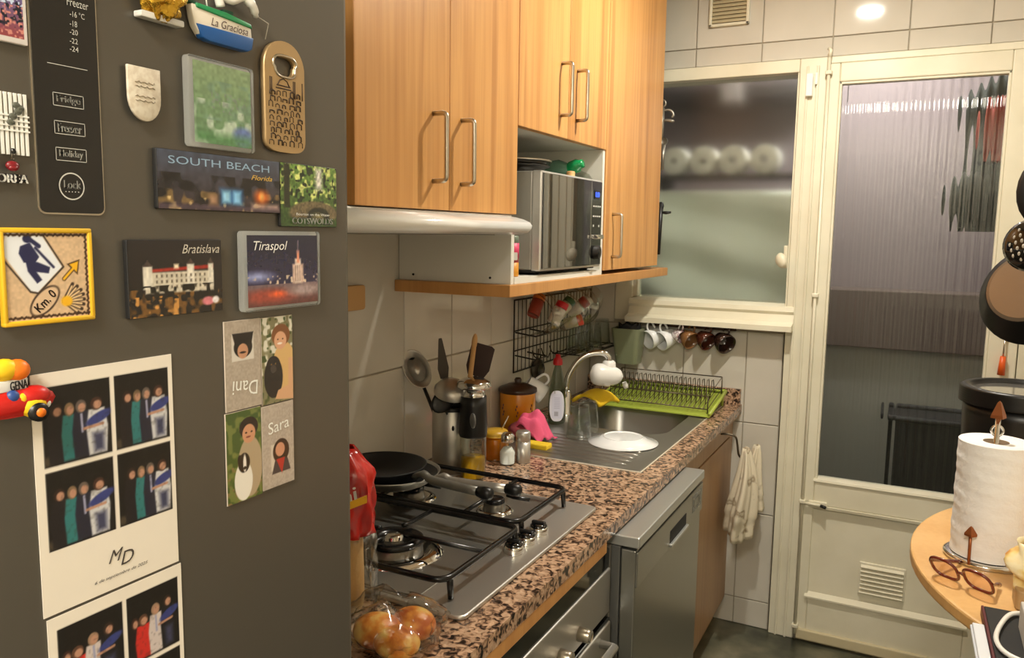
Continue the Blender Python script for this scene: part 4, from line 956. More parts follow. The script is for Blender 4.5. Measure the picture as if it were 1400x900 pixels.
MB().lathe([(0, 0.020), (0.020, 0.017), (0.034, 0.006), (0.038, 0.0), (0.036, -0.001), (0.02, 0.013), (0, 0.016)], (0.012, 2.445, 1.005), 24, 0, axisM((1, -0.2, 0))).build('bowl', mat('grey_mesh', (84, 80, 72), 0.45, 0.6), t)
MB().tube([(0.012, 2.445, 1.04), (0.012, 2.45, 1.075)], 0.003, 6).build('handle', iron, t)

# ================================================================== bags by the fridge
redm = mat('red_wrapper', (196, 30, 26), 0.22, coat=0.4, noise=(30, [(0.35, (150, 16, 16)), (0.6, (208, 40, 30))], (1, 1, 0.4), 3))
t = thing('bread_bag', 'bread bag with red crinkled top and clear lower half beside the fridge', 'bag', (0.31, 1.00, ZC))
bcx, bcy = 0.336, 0.985
def bagf(z0, z1, ph):
    def f(u, v):
        a = 2*PI*u; z = z0+(z1-z0)*v; k = (z-ZC)/0.275
        r = 0.064*(1-0.10*k)+0.0035*math.sin(9*a+12*k+ph)+0.003*math.sin(15*a-20*k)
        if k > 0.86: r *= max(0.35, 1-(k-0.86)*3.5)
        return Vector((bcx+r*1.15*math.cos(a), bcy+r*0.86*math.sin(a), z))
    return f
MB().grid(bagf(ZC+0.135, ZC+0.272, 0), 44, 18, 0, True, True).build('red_wrapper', redm, t, solid=0.0006)
MB().grid(bagf(ZC+0.001, ZC+0.134, 0), 44, 14, 0, True, True).build('clear_wrapper', film_m, t, solid=0.0006)
bread = mat('bread_crumb', (196, 158, 104), 0.85, bump=(90, 0.4, ONE))
MB().lathe([(0, ZC+0.004), (0.046, ZC+0.004), (0.049, ZC+0.02), (0.047, ZC+0.13), (0.03, ZC+0.22), (0, ZC+0.24)], (bcx, bcy, 0), 24, 0, None, 1.08, 0.8).build('loaf', bread, t)
bfr = Frame((bcx+0.062*0.75, bcy-0.058*0.8, ZC+0.18), (0.82, 0.57, 0), (0, 0, 1))
lettering('uni', bfr, 0.010, 0.030, 0.044, 0.022, mat('bag_white', (240, 232, 224), 0.3), t, 0.012, 0.2, 0.35, 0.0006)
slab(bfr, [(-0.03, -0.006), (0.045, 0.022), (0.045, 0.034), (-0.03, 0.006)], 0.011, 0.0125).build('yellow_band', mat('bag_yellow', (236, 178, 40), 0.3), t)
t = thing('bun_bag', 'clear plastic bag holding glazed orange buns at the fridge corner', 'bag', (0.50, 0.93, ZC))
bun = mat('glazed_bun', (206, 128, 60), 0.40, noise=(34, [(0.35, (190, 92, 30)), (0.5, (232, 150, 60)), (0.65, (246, 206, 120))], ONE, 4), bump=(40, 0.6, ONE))
for c, r in (((0.478, 0.912, ZC+0.026), (0.040, 0.034, 0.025)), ((0.512, 0.955, ZC+0.026), (0.036, 0.032, 0.024)), ((0.520, 0.900, ZC+0.024), (0.036, 0.032, 0.022))): MB().ell(c, r, 20).build('bun', bun, t)
def bag2(u, v):
    a = 2*PI*u; k = v
    r = math.sin(PI*min(1, 0.08+0.92*k)*0.96)**0.55
    rr = 1+0.07*math.sin(5*a+8*k)+0.05*math.sin(11*a-14*k)+0.04*math.sin(19*a+25*k)
    return Vector((0.496+0.078*r*rr*math.cos(a), 0.926+0.074*r*rr*math.sin(a), ZC+0.002+0.074*k+0.010*math.sin(3*a)*k))
MB().grid(bag2, 72, 26, 0, True, True).build('film', film_m, t, solid=0.0005)

t = thing('cutting_board', 'small wooden board hanging on the tiles beside the fridge', 'board', (0.01, 1.40, 1.285))
MB().prism(rrect(1.28, 1.482, 1.288, 1.345, 0.008), 'x', 0.002, 0.020, 0, 0.002).build('board', spoon_w, t)
MB().lathe([(0, 0), (0.006, 0), (0.006, 0.002), (0, 0.002)], (0.020, 1.30, 1.315), 12, 0, axisM((1, 0, 0))).build('hanging_hole', black_mt, t)
# ================================================================== microwave and niche contents
mw = thing('microwave', 'silver microwave with mirrored black door in the niche', 'microwave', (0.18, 2.0, 1.367))
MX, MY0, MY1, MZ0, MZ1 = 0.330, 1.782, 2.186, 1.378, 1.622
bx('body', mat('microwave_grey', (158, 156, 148), 0.38, 0.35), mw, 0.03, MX-0.030, MY0, MY1, MZ0, MZ1, 0.004)
bx('front_frame', mat('microwave_silver', (196, 194, 188), 0.3, 0.6), mw, MX-0.031, MX-0.004, MY0-0.002, MY1+0.002, MZ0-0.002, MZ1+0.001, 0.004)
md = bx('door', mat('mirror_glass', (34, 35, 36), 0.03, 0.55, coat=1.0, coat_rough=0.02), mw, MX-0.004, MX, MY0+0.004, 2.098, MZ0+0.004, MZ1-0.004, 0.0015)
bx('door_trim', chrome, md, MX-0.001, MX+0.001, 2.0985, 2.102, MZ0+0.004, MZ1-0.004)
mp_ = bx('control_panel', black_gl, mw, MX-0.004, MX, 2.103, MY1-0.002, MZ0+0.004, MZ1-0.004, 0.0015)
FM = Frame((MX+0.0008, 2.103, MZ0), (0, 1, 0), (0, 0, 1))
slab(FM, rrect(0.020, 0.060, 0.190, 0.216, 0.002), 0, 0.0006).build('display', mat('display_dark', (8, 10, 30), 0.1), mp_)
lettering('0:00', FM, 0.040, 0.203, 0.030, 0.014, mat('display_digits', (40, 70, 255), 0.5, emit=(50, 90, 255), estr=3.0), mp_, 0.0012)
btn = mat('panel_white', (206, 206, 200), 0.4)
for zz in (0.168, 0.140):
    for k in range(4): slab(FM, [(0.010+k*0.016, zz), (0.020+k*0.016, zz), (0.020+k*0.016, zz+0.004), (0.010+k*0.016, zz+0.004)], 0, 0.0008).build('button_mark', btn, mp_)
for k in (0, 3): slab(FM, [(0.012+k*0.014, 0.112), (0.018+k*0.014, 0.112), (0.018+k*0.014, 0.118), (0.012+k*0.014, 0.118)], 0, 0.0008).build('button_mark', btn, mp_)
slab(FM, rrect(-0.002, 0.074, 0.078, 0.090, 0.003), 0, 0.010, 0.002).build('button_bar', chrome, mp_)
MB().lathe([(0, 0), (0.020, 0), (0.019, 0.012), (0, 0.013)], (MX, 2.141, MZ0+0.040), 24, 0, axisM((1, 0, 0))).build('dial', black_pl, mp_)
for (x, y) in ((0.07, 1.82), (0.29, 1.82), (0.07, 2.15), (0.29, 2.15)): MB().lathe([(0, 1.3665), (0.012, 1.3665), (0.013, 1.378), (0, 1.378)], (x, y, 0), 14).build('foot', black_pl, mw)
bx('painted_base_shadow', black_mt, mw, 0.05, MX-0.02, MY0+0.004, MY1-0.004, 1.3715, 1.3775)  # black slab painting in the shade between the microwave feet
t = thing('baking_tray', 'dark round baking tray lying on top of the microwave', 'tray', (0.17, 1.90, MZ1))
MB().lathe([(0, 0.002), (0.085, 0.002), (0.105, 0.020), (0.114, 0.022), (0.114, 0.024), (0.103, 0.023), (0.083, 0.005), (0, 0.005)], (0.165, 1.905, MZ1), 36).build('dish', mat('dark_tray', (38, 36, 32), 0.35, 0.4), t)
MB().tube(arc((0.165, 1.905, MZ1+0.036), 0.117, 0, 2*PI, 40)[:-1], 0.0025, 6, True).build('rim', nickel, t)
MB().lathe([(0.100, 0.022), (0.116, 0.036), (0.117, 0.036), (0.102, 0.022)], (0.165, 1.905, MZ1), 36).build('wall', mat('dark_tray', (38, 36, 32), 0.35, 0.4), t)
t = thing('spray_bottle', 'green plastic bottle lying on the microwave', 'bottle', (0.24, 2.09, MZ1))
gp = mat('green_plastic', (20, 150, 84), 0.25, trans=0.2)
MB().lathe([(0, 0), (0.014, 0.0), (0.019, 0.008), (0.019, 0.030), (0.012, 0.038), (0.012, 0.046), (0, 0.047)], (0.262, 2.095, MZ1+0.028), 22, 0, axisM((1, -0.1, 0.35))).build('cap', gp, t)
MB().lathe([(0, -0.12), (0.026, -0.118), (0.028, -0.03), (0.016, -0.004), (0.014, 0.002), (0, 0.002)], (0.262, 2.095, MZ1+0.030), 22, 0, axisM((1, -0.1, 0.08))).build('body', mat('pale_green_plastic', (150, 200, 176), 0.2, trans=0.6, ior=1.3), t)
MB().lathe([(0, 0.001), (0.011, 0.001), (0.012, 0.012), (0.010, 0.016), (0, 0.017)], (0.300, 2.02, MZ1), 16).build('cork', spoon_w, None, label='small cork standing on the microwave edge', cat='cork')
t = thing('glass_lid', 'clear glass dome lid on the microwave near its control side', 'lid', (0.25, 2.12, MZ1))
MB().lathe([(0.055, 0.001), (0.056, 0.004), (0.045, 0.018), (0.02, 0.027), (0, 0.029), (0, 0.027), (0.02, 0.025), (0.043, 0.016), (0.053, 0.003), (0.055, 0.001)], (0.262, 2.145, MZ1), 28, 0, None, 0.9, 0.6).build('dome', glass_m, t)
t = thing('spice_jar', 'tall spice jar with pink label standing before the microwave', 'jar', (0.295, 1.690, 1.366))
jx, jy, jz = 0.292, 1.690, 1.366
MB().lathe([(0, 0.001), (0.017, 0.001), (0.018, 0.003), (0.018, 0.034), (0, 0.034)], (jx, jy, jz), 22).build('spice', mat('turmeric', (206, 140, 36), 0.5), t)
MB().lathe([(0.0181, 0.034), (0.0181, 0.066), (0.017, 0.067), (0, 0.067)], (jx, jy, jz), 22).build('glass', mat('spice_red', (150, 62, 56), 0.3), t)
MB().lathe([(0.0183, 0.044), (0.0186, 0.044), (0.0186, 0.080), (0.0183, 0.080)], (jx, jy, jz), 22).build('label', mat('pink_label', (212, 64, 104), 0.5), t)
MB().lathe([(0, 0.067), (0.0165, 0.067), (0.0165, 0.082), (0.0172, 0.083), (0.0172, 0.095), (0.016, 0.097), (0, 0.097)], (jx, jy, jz), 22).build('lid', mat('jar_green', (120, 134, 118), 0.3), t)
slab(Frame((jx+0.0155, jy-0.0105, jz+0.040), (0.5, 0.86, 0), (0, 0, 1)), rrect(-0.009, 0.006, 0, 0.018, 0.002), 0, 0.0012).build('tag', btn, t)

# ================================================================== wall rack under the ledge
wk = thing('wall_rack', 'dark wire grid rack hanging on the tiles under the ledge', 'rack', (0.02, 2.6, 1.0))
g = MB(); yA, yB_, zA, zB = 2.262, 2.925, 1.020, 1.255
wire = mat('thin_black_wire', (34, 30, 25), 0.5, 0.4)
g.tube([(0.012, yA, zA), (0.012, yB_, zA), (0.012, yB_, zB), (0.012, yA, zB)], 0.003, 6, True)
for k in range(1, 23): g.tube([(0.012, yA+k*(yB_-yA)/23, zA), (0.012, yA+k*(yB_-yA)/23, zB)], 0.0014, 5)
for z in (1.09, 1.155): g.tube([(0.013, yA, z), (0.013, yB_, z)], 0.0022, 6)
g.build('grid', wire, wk)
for (ya, yb, z) in ((2.27, 2.38, 1.150), (2.27, 2.36, 1.075)):
    MB().tube([(0.013, ya, z), (0.085, ya, z-0.008), (0.085, yb, z-0.008), (0.013, yb, z)], 0.0026, 6).build('wire_bracket', wire, wk)
bk = MB()
for y in (2.40, 2.47, 2.54): bk.tube([(0.013, y, 1.075), (0.020, y, 1.055), (0.040, y, 1.045), (0.046, y, 1.060)], 0.0022, 6)
o = bk.build('wire_hooks', wire, wk); o['kind'] = 'stuff'
sh = MB()
for x in (0.02, 0.055, 0.09, 0.125): sh.tube([(x, 2.565, 1.045), (x, 2.925, 1.045)], 0.0024, 6)
for y in (2.565, 2.68, 2.80, 2.925): sh.tube([(0.013, y, 1.045), (0.135, y, 1.045)], 0.0026, 6)
sh.tube([(0.135, 2.565, 1.045), (0.135, 2.925, 1.045)], 0.003, 6)
sh.build('wire_shelf', wire, wk)
for k, y in enumerate((2.612, 2.693, 2.774, 2.866)):
    tumbler(['upturned glass on the wall rack, the one closest to the canister', 'second upturned glass on the wall rack from the canister', 'third upturned glass on the wall rack from the canister', 'upturned glass on the wall rack beside the grey green bin'][k], 0.085, y, 1.0490, 0.026, 0.035, 0.098, False, 'glasses on the wall rack')
# spice jars in a clear bag hooked on the grid
def sjar(label, c, axis, capc, bodyc, r=0.021, h=0.075):
    M = axisM(axis); c = Vector(c); t = thing('spice_jar', label, 'jar', c, 'spice jars under the ledge')
    MB().lathe([(0, 0), (r*0.94, 0), (r, 0.003), (r, h*0.70), (r*0.85, h*0.76), (0, h*0.76)], c, 20, 0, M).build('body', bodyc, t)
    MB().lathe([(0, h*0.75), (r*0.98, h*0.75), (r*1.0, h*0.78), (r*0.98, h), (r*0.85, h*1.03), (0, h*1.03)], c, 20, 0, M).build('cap', capc, t)
    q = M @ Vector((r*1.01, 0, h*0.36)); 
    n = (M @ Vector((1, 0, 0))); 
    return t
rc = mat('jar_red_cap', (196, 34, 42), 0.35); gc = mat('jar_green_cap', (30, 96, 58), 0.35); wc = mat('jar_white_cap', (220, 218, 210), 0.4)
jb = [mat('jar_paprika', (150, 60, 44), 0.35), mat('jar_herbs', (196, 190, 164), 0.4), mat('jar_white', (214, 208, 198), 0.4), mat('jar_brown', (112, 66, 44), 0.4), mat('jar_mauve', (150, 140, 168), 0.4)]
sjar('spice jar with a big red cap and pale label under the ledge', (0.115, 2.335, 1.180), (0.30, 0.36, 0.85), rc, jb[2])
sjar('dark orange spice jar at the ledge corner', (0.060, 2.300, 1.205), (0.05, 0.55, 0.8), mat('jar_orange_cap', (206, 110, 40), 0.35), jb[0])
sjar('spice jar with a green cap tipped between the red caps', (0.090, 2.425, 1.195), (0.35, 0.55, 0.62), gc, jb[1])
sjar('herb jar lying with its orange red cap towards the viewer', (0.105, 2.455, 1.165), (0.75, 0.25, 0.25), mat('jar_tomato_cap', (214, 74, 52), 0.35), jb[1], 0.019, 0.062)
sjar('white spice jar with a dark red cap near the ledge end', (0.080, 2.560, 1.190), (0.62, 0.10, 0.55), mat('jar_crimson_cap', (168, 22, 38), 0.35), jb[2])
sjar('mauve jar with a white cap at the far end of the bag', (0.070, 2.640, 1.195), (0.45, 0.40, 0.50), wc, jb[4], 0.019, 0.066)
def bagj(u, v):
    y = 2.275+0.46*u; k = v*2-1
    z = 1.228+0.062*k+0.008*math.sin(9*u*3)
    x = 0.022+0.150*max(0.0, 1-k*k*0.9)**0.5*(0.75+0.25*math.sin(PI*u))+0.006*math.sin(17*u+4*v)
    return Vector((min(x, 0.19), y, max(1.135, z-0.025*(1-v))))
MB().grid(bagj, 40, 16).build('plastic_bag', film_m, None, label='clear plastic bag around the spice jars under the ledge', cat='bag', solid=0.0005)

# ================================================================== back wall: bin, mug rail, mugs
t = thing('counter_bin', 'grey green tapered bin hanging under the window sill corner', 'bin', (0.185, 2.90, 0.975))
gg = mat('grey_green_plastic', (128, 134, 106), 0.35)
mb = MB(); tb = [(0.140, 0.225, 2.868, 2.944, 0.978), (0.126, 0.240, 2.846, 2.948, 1.115)]
vs = []
for (x0, x1, y0, y1, z) in tb: vs += [(p[0], p[1], z) for p in rrect(x0, x1, y0, y1, 0.016, 4)]
n = len(vs)//2
vi = []
for (x0, x1, y0, y1, z) in ((0.129, 0.237, 2.849, 2.945, 1.115), (0.144, 0.221, 2.872, 2.940, 0.985)): vi += [(p[0], p[1], z) for p in rrect(x0, x1, y0, y1, 0.014, 4)]
mb.add(vs+vi, [(i, (i+1) % n, n+(i+1) % n, n+i) for i in range(n)]+[(n+i, n+(i+1) % n, 2*n+(i+1) % n, 2*n+i) for i in range(n)]+[(2*n+i, 2*n+(i+1) % n, 3*n+(i+1) % n, 3*n+i) for i in range(n)]+[tuple(range(n))[::-1], tuple(range(3*n, 4*n))])
mb.build('tub', gg, t)
MB().tube([(0.165, 2.944, 1.105), (0.165, 2.952, 1.128), (0.165, 2.958, 1.122)], 0.004, 6).tube([(0.20, 2.944, 1.105), (0.20, 2.952, 1.128), (0.20, 2.958, 1.122)], 0.004, 6).build('hanger', iron, t)
lm = thing('bin_liner', 'black bin liner showing above the grey green bin rim', 'bin liner', (0.18, 2.895, 1.10))
def lin(u, v):
    a = 2*PI*u; k = 1.0+0.10*math.sin(5*a)
    z = 1.075+0.055*v+0.006*math.sin(7*a)*v
    return Vector((0.183+0.042*k*math.cos(a), 2.897+0.036*k*math.sin(a), z))
MB().grid(lin, 30, 8, 0, True, True).build('bag', black_mt, lm, solid=0.0006)
rl = thing('mug_rail', 'dark metal mug rail with hooks under the window sill', 'rail', (0.42, 2.94, 1.12))
rm = mat('rail_brown', (70, 50, 40), 0.4, 0.5)
bx('bar', rm, rl, 0.245, 0.575, 2.952, 2.9635, 1.122, 1.139, 0.002)
hooks = [0.258, 0.308, 0.382, 0.425, 0.487, 0.552]
for x in hooks: MB().tube([(x, 2.955, 1.130), (x, 2.925, 1.130), (x, 2.915, 1.134), (x, 2.912, 1.142)], 0.0025, 6).build('hook', rm, rl)
brown = mat('brown_glaze', (74, 34, 22), 0.14, coat=0.5); tan = mat('tan_glaze', (132, 92, 56), 0.2, coat=0.4); dkb = mat('dark_brown_glaze', (44, 26, 20), 0.14, coat=0.5)
rosy = mat('patterned_cup', (206, 190, 194), 0.2, coat=0.4, noise=(55, [(0.45, (224, 216, 216)), (0.52, (120, 52, 72)), (0.60, (222, 212, 214))], ONE, 2))
def hmug(label, x, r, h, m, tilt, hs=1.0, taper=0.85):
    ax = Vector(tilt).normalized(); up = Vector((0, 0, 1)); hd = (up-ax*up.dot(ax)).normalized()
    c = Vector((x, 2.918, 1.137))-hd*(r+0.0245*hs)-ax*(h*0.55)
    mug(label, c, r, h, ax, m, m, (0, 0, 1), 'mugs hanging from the rail', 'mug', 'mug', taper, hs)
hmug('white mug hanging on the rail beside the grey green bin', 0.258, 0.037, 0.060, porcelain, (-0.50, -0.75, -0.28))
hmug('white mug hanging next to the patterned cup', 0.308, 0.038, 0.060, porcelain, (-0.50, -0.75, -0.28))
hmug('small white and crimson patterned cup between white and brown mugs', 0.382, 0.024, 0.036, rosy, (0.80, -0.45, -0.25), 0.8)
hmug('tan brown cup hanging next to the small patterned cup', 0.425, 0.035, 0.054, tan, (0.75, -0.50, -0.45), 0.8, 0.55)
hmug('glossy reddish brown cup hanging in the middle of three brown cups', 0.487, 0.035, 0.054, brown, (0.75, -0.50, -0.45), 0.8, 0.55)
hmug('darkest brown cup at the door end of the mug rail', 0.552, 0.038, 0.056, dkb, (0.70, -0.60, -0.40), 0.8, 0.6)

# ================================================================== tools hanging on the far side of the wall cabinet
toolm = mat('dull_tool_metal', (150, 146, 136), 0.35, 0.8)
t = thing('corkscrew', 'grey metal wing corkscrew hanging beside the wall cabinet', 'corkscrew', (0.31, 2.80, 1.80))
MB().tube(spline([(0.318, 2.800, 1.905), (0.335, 2.802, 1.908), (0.348, 2.804, 1.900), (0.352, 2.804, 1.888), (0.346, 2.803, 1.882)], 5), 0.004, 8).build('wing', toolm, t)
MB().tube(spline([(0.300, 2.800, 1.868), (0.325, 2.802, 1.872), (0.356, 2.804, 1.868)], 5), [0.005]*5+[0.006]*5+[0.003], 8).build('wing', toolm, t)
MB().tube([(0.312, 2.800, 1.915), (0.312, 2.800, 1.80)], [0.009, 0.007], 10).build('body', toolm, t)
MB().tube(arc((0.312, 2.800, 1.930), 0.012, 0, 2*PI, 16, 'xz')[:-1], 0.0035, 6, True).build('ring', toolm, t)
t = thing('bottle_opener', 'dark handled can opener hanging below the corkscrew', 'can opener', (0.31, 2.80, 1.70))
MB().box(0.298, 0.330, 2.796, 2.806, 1.792, 1.800, 0.002).tube([(0.322, 2.80, 1.79), (0.320, 2.80, 1.70)], 0.006, 8).build('metal_arm', toolm, t)
MB().tube([(0.306, 2.80, 1.79), (0.304, 2.80, 1.70), (0.312, 2.80, 1.692)], 0.008, 8).build('dark_handle', black_pl, t)
MB().lathe([(0, -0.006), (0.014, -0.006), (0.014, 0.006), (0, 0.006)], (0.322, 2.80, 1.80), 16, 0, axisM((0, 1, 0))).build('wheel', toolm, t)
t = thing('kitchen_scissors', 'black handled kitchen tool sticking out beside the wall cabinet', 'kitchen tool', (0.31, 2.80, 1.38))
MB().tube([(0.322, 2.80, 1.55), (0.340, 2.80, 1.549), (0.358, 2.80, 1.551)], [0.004, 0.006, 0.004], 8).build('lever', black_pl, t)
MB().tube([(0.320, 2.80, 1.585), (0.318, 2.80, 1.40)], [0.010, 0.006], 8).build('body', black_pl, t)
MB().ell((0.320, 2.80, 1.572), (0.012, 0.008, 0.016), 12).build('pivot', black_pl, t)
bkx = MB()
for z in (1.945, 1.82, 1.60): bkx.tube([(0.300, 2.7765, z), (0.300, 2.800, z), (0.312, 2.800, z+0.004)], 0.003, 6)
o = bkx.build('tool_hooks', toolm, cc); o['kind'] = 'stuff'

# ================================================================== towel on its hook
hk = thing('towel_hook', 'dark metal hook on the sink cabinet front edge', 'hook', (0.60, 2.78, 0.74))
MB().tube(spline([(0.580, 2.735, 0.786), (0.612, 2.738, 0.788), (0.634, 2.742, 0.780), (0.640, 2.748, 0.752), (0.644, 2.758, 0.716), (0.654, 2.764, 0.704), (0.662, 2.766, 0.716)], 6), 0.0036, 8).build('wire', iron, hk)
tw = mat('tea_towel', (214, 204, 180), 0.92, bump=(220, 0.2, ONE), noise=(16, [(0.60, (214, 204, 180)), (0.66, (150, 134, 108)), (0.72, (214, 204, 180))], ONE, 2))
t = thing('tea_towel', 'crumpled cream tea towel hanging from the hook by the sink', 'towel', (0.66, 2.80, 0.43))
def towel(cx, cy, w, d, ztop, zbot, ph):
    def f(u, v):
        a = 2*PI*u; z = ztop+(zbot-ztop)*v
        k = min(1.0, 0.18+1.5*v-0.62*v*v*(1.0 if v < 0.8 else 1.25))
        r = 1+0.20*math.sin(4*a+ph+1.3*v)+0.11*math.sin(9*a+2*ph+3*v)
        return Vector((cx+d*k*r*math.cos(a)+0.010*math.sin(4*v+ph), cy+w*k*r*math.sin(a)+0.03*v*math.sin(ph), z+0.012*math.sin(2*a+ph)*v))
    return f
MB().grid(towel(0.664, 2.760, 0.085, 0.046, 0.742, 0.428, 0.4), 48, 22, 0, True, True).build('fold', tw, t, solid=0.003)
MB().grid(towel(0.682, 2.845, 0.060, 0.044, 0.735, 0.490, 2.2), 48, 22, 0, True, True).build('fold', tw, t, solid=0.003)
MB().tube(spline([(0.655, 2.855, 0.50), (0.66, 2.885, 0.455), (0.655, 2.895, 0.415), (0.65, 2.87, 0.405)], 6), [0.012]*6+[0.010]*6+[0.006]*7, 8).build('corner', tw, t)
# ================================================================== magnets and photos on the fridge
def mbox(x0, y0, x1, y1):
    """photo box of a magnet -> (y0, z0, width, height) on the fridge face"""
    a = fpx(x0, (y1 if x0 == x1 else y1)); b = fpx(x1, y0); c = fpx(x0, y0); d = fpx(x1, y1)
    return a[0], (a[1]), b[0]-a[0], b[1]-a[1]
def corners(tl, tr, bl, br):
    p = [fpx(*q) for q in (tl, tr, bl, br)]
    y0 = (p[0][0]+p[2][0])/2; y1 = (p[1][0]+p[3][0])/2; z1 = (p[0][1]+p[1][1])/2; z0 = (p[2][1]+p[3][1])/2
    return y0, z0, y1-y0, z1-z0
G_ = 'magnets on the fridge'
def magnet(name, label, cat, y0, z0, group=G_): return thing(name, label, cat, (FX, y0, z0), group)
def plate_magnet(name, label, cat, box, paint, thick, edge, pm=None, res=130):
    y0, z0, w_, h_ = box; t = magnet(name, label, cat, y0+w_/2, z0)
    f = ffr(y0, z0)
    slab(f, rrect(0, w_, 0, h_, 0.0012, 2), 0.0002, thick, 0.0004).build('backing', edge, t)
    nh = max(12, int(res*h_/w_)); P = Paint(res, nh, (20, 20, 20), hash(name) % 97 if False else len(label)); paint(P)
    P.sheet('print', f, 0.0004, 0.0004, w_-0.0008, h_-0.0008, thick+0.0003, pm or print_gloss, t)
    return t, f, w_, h_
dark_edge = mat('magnet_edge', (30, 30, 30), 0.5); pale_edge = mat('pale_magnet_edge', (206, 204, 198), 0.4)
wi = mat('print_white', (232, 232, 226), 0.4)
# -- city night magnet with wide lettering
def p_sb(P):
    P.grad(0, 1, 0, 1, (52, 40, 40), (66, 74, 92)); P.noise(0, 1, 0.05, 0.62, 9, (20, 18, 20), 0.42, 0.62)
    P.noise(0, 1, 0.0, 0.35, 6, (150, 120, 70), 0.66, 0.8, 0.7)
    P.rect(0.0, 1, 0.0, 0.10, (70, 56, 66), 2); P.noise(0, 1, 0, 0.22, 5, (220, 190, 130), 0.72, 0.85, 0.8)
    P.rect(0.47, 0.66, 0.12, 0.40, (46, 96, 150), 4); P.rect(0.49, 0.55, 0.16, 0.36, (150, 206, 236), 3); P.rect(0.58, 0.64, 0.14, 0.36, (130, 190, 230), 3)
    P.ell(0.83, 0.28, 0.06, 0.14, (206, 96, 30), 5); P.ell(0.83, 0.30, 0.02, 0.07, (240, 180, 90), 3); P.rect(0.74, 0.98, 0.08, 0.14, (190, 160, 150), 4)
    P.rect(0.38, 0.45, 0.10, 0.28, (150, 116, 90), 4); P.mul(4, 0.25)
t, f, w_, h_ = plate_magnet('photo_magnet', 'wide dark night-street magnet with large blue lettering along its top', 'magnet', corners((208, 199), (377, 224), (209, 283), (377, 294)), p_sb, 0.0040, dark_edge)
lb = mat('neon_blue_print', (140, 170, 196), 0.4)
lettering('SOUTH BEACH', f, w_*0.49, h_*0.83, w_*0.82, h_*0.13, lb, t, 0.0046)
lettering('Florida', f, w_*0.83, h_*0.65, w_*0.19, h_*0.09, mat('print_gold', (214, 176, 70), 0.4), t, 0.0046, 0.35)
# -- green village magnet
def p_cw(P):
    P.grad(0, 1, 0, 1, (40, 66, 28), (104, 140, 60)); P.noise(0, 1, 0.35, 1, 7, (196, 206, 120), 0.52, 0.72); P.noise(0, 1, 0.4, 1, 5, (26, 44, 16), 0.55, 0.7)
    P.rect(0.60, 0.74, 0.60, 0.98, (206, 204, 196), 5, 0.7); P.rect(0.06, 0.16, 0.3, 1, (36, 40, 20), 3)
    P.ell(0.58, 0.22, 0.44, 0.20, (104, 92, 66), 2); P.ell(0.66, 0.18, 0.20, 0.14, (24, 30, 18), 2); P.rect(0, 1, 0, 0.13, (46, 72, 30), 3)
    P.ell(0.66, 0.17, 0.12, 0.07, (150, 140, 96), 4, 0, 0.6); P.mul(3, 0.4)
t, f, w_, h_ = plate_magnet('photo_magnet', 'green magnet with a stone bridge under leafy trees', 'magnet', corners((378, 223), (456, 229), (379, 309), (456, 312)), p_cw, 0.0030, dark_edge)
lettering('COTSWOLDS', f, w_*0.54, h_*0.10, w_*0.72, h_*0.10, wi, t, 0.0044, 0, 0, 0.00012)
lettering('Bourton on the Water', f, w_*0.55, h_*0.205, w_*0.60, h_*0.04, wi, t, 0.0044)
# -- castle at night
def p_br(P):
    P.grad(0, 1, 0, 1, (26, 22, 18), (34, 30, 30)); P.noise(0, 1, 0, 0.36, 6, (110, 76, 34), 0.5, 0.75); P.noise(0, 0.5, 0, 0.26, 5, (196, 140, 70), 0.6, 0.8)
    P.rect(0.16, 0.90, 0.30, 0.58, (196, 188, 170), 1.5); P.poly([(0.18, 0.58), (0.9, 0.61), (0.9, 0.66), (0.22, 0.62)], (160, 42, 30), 1.5)
    for x0, x1, h in ((0.14, 0.235, 0.66), (0.60, 0.68, 0.68), (0.84, 0.90, 0.68)):
        P.rect(x0, x1, 0.36, h, (216, 210, 196), 1.5); P.poly([(x0, h), (x1, h), ((x0+x1)/2, h+0.08)], (74, 60, 54), 1.5)
    P.rect(0.46, 0.51, 0.62, 0.68, (236, 220, 190), 2)
    for k in range(11):
        for r in range(3): P.rect(0.27+k*0.052, 0.285+k*0.052, 0.36+r*0.075, 0.395+r*0.075, (76, 66, 54), 1.2)
    P.noise(0.1, 0.95, 0.22, 0.40, 6, (22, 20, 14), 0.42, 0.6); P.ell(0.83, 0.15, 0.07, 0.06, (206, 120, 130), 1.5); P.ell(0.92, 0.16, 0.04, 0.05, (226, 220, 222), 1.5); P.mul(3, 0.2)
t, f, w_, h_ = plate_magnet('photo_magnet', 'dark magnet with a floodlit white castle under red roofs', 'magnet', corners((168, 327), (298, 328), (170, 437), (298, 424)), p_br, 0.0040, dark_edge)
lettering('Bratislava', f, w_*0.76, h_*0.875, w_*0.42, h_*0.12, mat('print_silver', (190, 184, 170), 0.4), t, 0.0046, 0.35)
